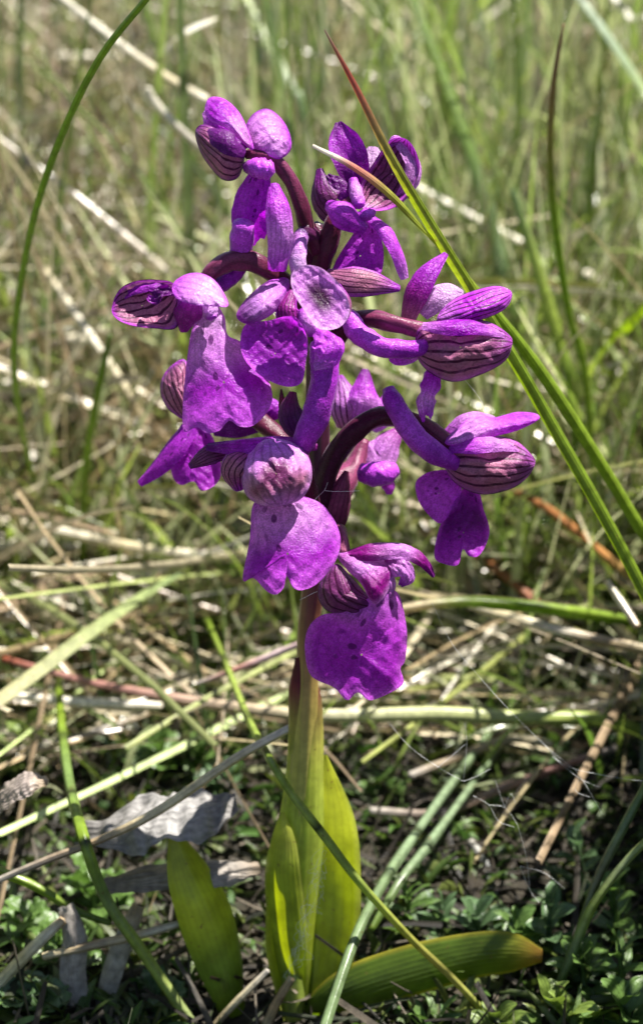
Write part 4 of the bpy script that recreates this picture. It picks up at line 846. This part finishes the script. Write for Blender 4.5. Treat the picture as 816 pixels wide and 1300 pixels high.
# ------------------------------------------------------------------ small weeds
def leaflet_mesh(kind, seed):
    P = np.array([[0, 0, 0], [0.33, 0, 0.05], [0.7, 0, 0.05], [1.0, 0, -0.04]])
    w = {'oval': [0.04, 0.24, 0.26, 0.05], 'narrow': [0.04, 0.12, 0.12, 0.03], 'lobed': [0.05, 0.22, 0.36, 0.25]}[kind]
    V, F, uv, X, Vv = patch_arrays(P, w, [[0, 0, 1]], -30, nu=9, nv=12, ruff=(0.25, 2.2) if kind == 'lobed' else (0.06, 1), crinkle=0.06, seed=seed, endf=lobes([(0.45, 0.16, 0.13), (-0.45, 0.16, 0.13)], side=0.1) if kind == 'lobed' else None)
    return V, F, uv, Vv
def weed(px, py, h, size, nleaf, kind, col, label, seed, lean=0.3, mode='h', group='small weeds growing around the orchid'):
    r = np.random.default_rng(seed)
    top = PH(px, py, h) if mode == 'h' else PD(px, py, ds(py) + h)
    rx, ry = top[0] + r.normal(0, 0.15), top[1] + r.normal(0, 0.1)
    z0 = float(gz(rx, ry)) - 0.1
    root = np.array([rx, ry, z0])
    e = empty('weed', root); tag(e, label, 'weed', group)
    hh = max(top[2] - z0, 0.3)
    mid = (root + top) / 2 + np.array([r.normal(0, 0.08), r.normal(0, 0.08), 0])
    V, F, uv = tube_arrays([root, mid, top], [0.05, 0.04, 0.02], 7, 10)
    mesh_obj('stem', V, quads_to_tris_ok(F), M['weed'], e, uv, ramp([np.array(col) * 0.9], uv[:, 1]))
    LV, LF, luv, lv = leaflet_mesh(kind, seed)
    me = None
    for i in range(nleaf):
        t = (i + 0.5) / nleaf
        q = crom(np.array([root, mid, top]), np.array([0.25 + 0.75 * t]))[0]
        o = None
        if me is None:
            o = mesh_obj('leaf', LV, LF, M['weed'], e, luv, ramp([np.array(col), np.array(col) * 1.25], lv), origin=(0, 0, 0)); me = o.data
        else:
            o = bpy.data.objects.new('leaf', me); scene.collection.objects.link(o); attach(o, q * S, e)
        o.location = Vector(q * S - WLOC[e.name])
        a = i * 2.4 + r.normal(0, 0.3); el = 0.15 + 0.75 * t + r.normal(0, 0.2)
        o.rotation_euler = (r.normal(0, 0.3), -el, a)
        s = 0.72 * size * (1.1 - 0.5 * t) * r.uniform(0.8, 1.15); o.scale = (s, s, s)
    return e
WG = (0.085, 0.15, 0.035); WB = (0.075, 0.13, 0.055); WY = (0.14, 0.2, 0.04)
weeds = [
 (520, 1130, 0.9, 0.75, 11, 'narrow', WG, 'narrow-leaved weed right of the broad upright leaf'),
 (560, 1150, 0.7, 0.7, 10, 'narrow', WB, 'narrow-leaved weed under the end of the bluish stems'),
 (600, 1160, 0.7, 0.75, 10, 'oval', WB, 'oval-leaved weed behind the low lying leaf'),
 (650, 1170, 0.7, 0.8, 10, 'oval', WG, 'oval-leaved weed behind the browning leaf tip'),
 (700, 1140, 1.2, 0.7, 9, 'oval', WB, 'grey-green weed under the hanging cobweb threads'),
 (728, 1060, 1.3, 0.7, 9, 'oval', WB, 'dim grey-green weed inside the dark hollow'),
 (775, 1120, 1.2, 0.7, 9, 'oval', WG, 'rounded weed right of the leaning green stems'),
 (740, 1215, 0.9, 0.9, 11, 'oval', WG, 'bushy weed beside the browning leaf tip'),
 (690, 1268, 0.7, 0.8, 10, 'oval', WY, 'bright weed below the browning leaf tip'),
 (785, 1200, 1.1, 0.8, 10, 'narrow', WG, 'upright narrow-leaved weed near the right edge'),
 (790, 1275, 0.8, 0.9, 11, 'oval', WG, 'leafy weed in the lower right corner'),
 (630, 1290, 0.4, 0.7, 9, 'oval', WY, 'small weed at the end of the crossing stem'),
 (560, 1290, 0.3, 0.7, 9, 'narrow', WG, 'dark weed under the low lying leaf'),
 (110, 1105, 0.6, 0.8, 10, 'lobed', WG, 'lobed weed beside the jointed stem, below the straw'),
 (40, 1160, 0.6, 0.8, 11, 'lobed', WG, 'lobed weed at the lower left edge'),
 (75, 1185, 0.5, 0.7, 9, 'lobed', WG, 'lobed weed in front of the chunky pale straw'),
 (30, 1270, 0.3, 0.9, 11, 'lobed', WB, 'dark lobed weed in the lower left corner'),
 (255, 960, 0.6, 0.8, 10, 'lobed', WG, 'lobed weed behind the silver-grey dead leaf'),
 (205, 950, 0.6, 0.8, 9, 'lobed', WG, 'lobed weed below the white straw piece'),
 (30, 920, 0.8, 0.8, 9, 'lobed', WY, 'lobed weed under the broad pale blade'),
 (285, 985, 0.6, 0.7, 9, 'lobed', WB, 'dark lobed weed left of the sheathed stem'),
 (480, 990, 0.6, 0.7, 9, 'oval', WG, 'dark weed right of the sheathed stem'),
 (600, 930, 0.7, 0.7, 8, 'oval', WY, 'small weed just under the thick level stem'),
 (200, 1260, 0.2, 0.7, 9, 'lobed', WB, 'dark weed between the split stalk and the short leaf'),
]
for i, (a, b, h, s, nl, kd, c, lb) in enumerate(weeds):
    weed(a, b, h, s, nl, kd, c, lb, 100 + i)
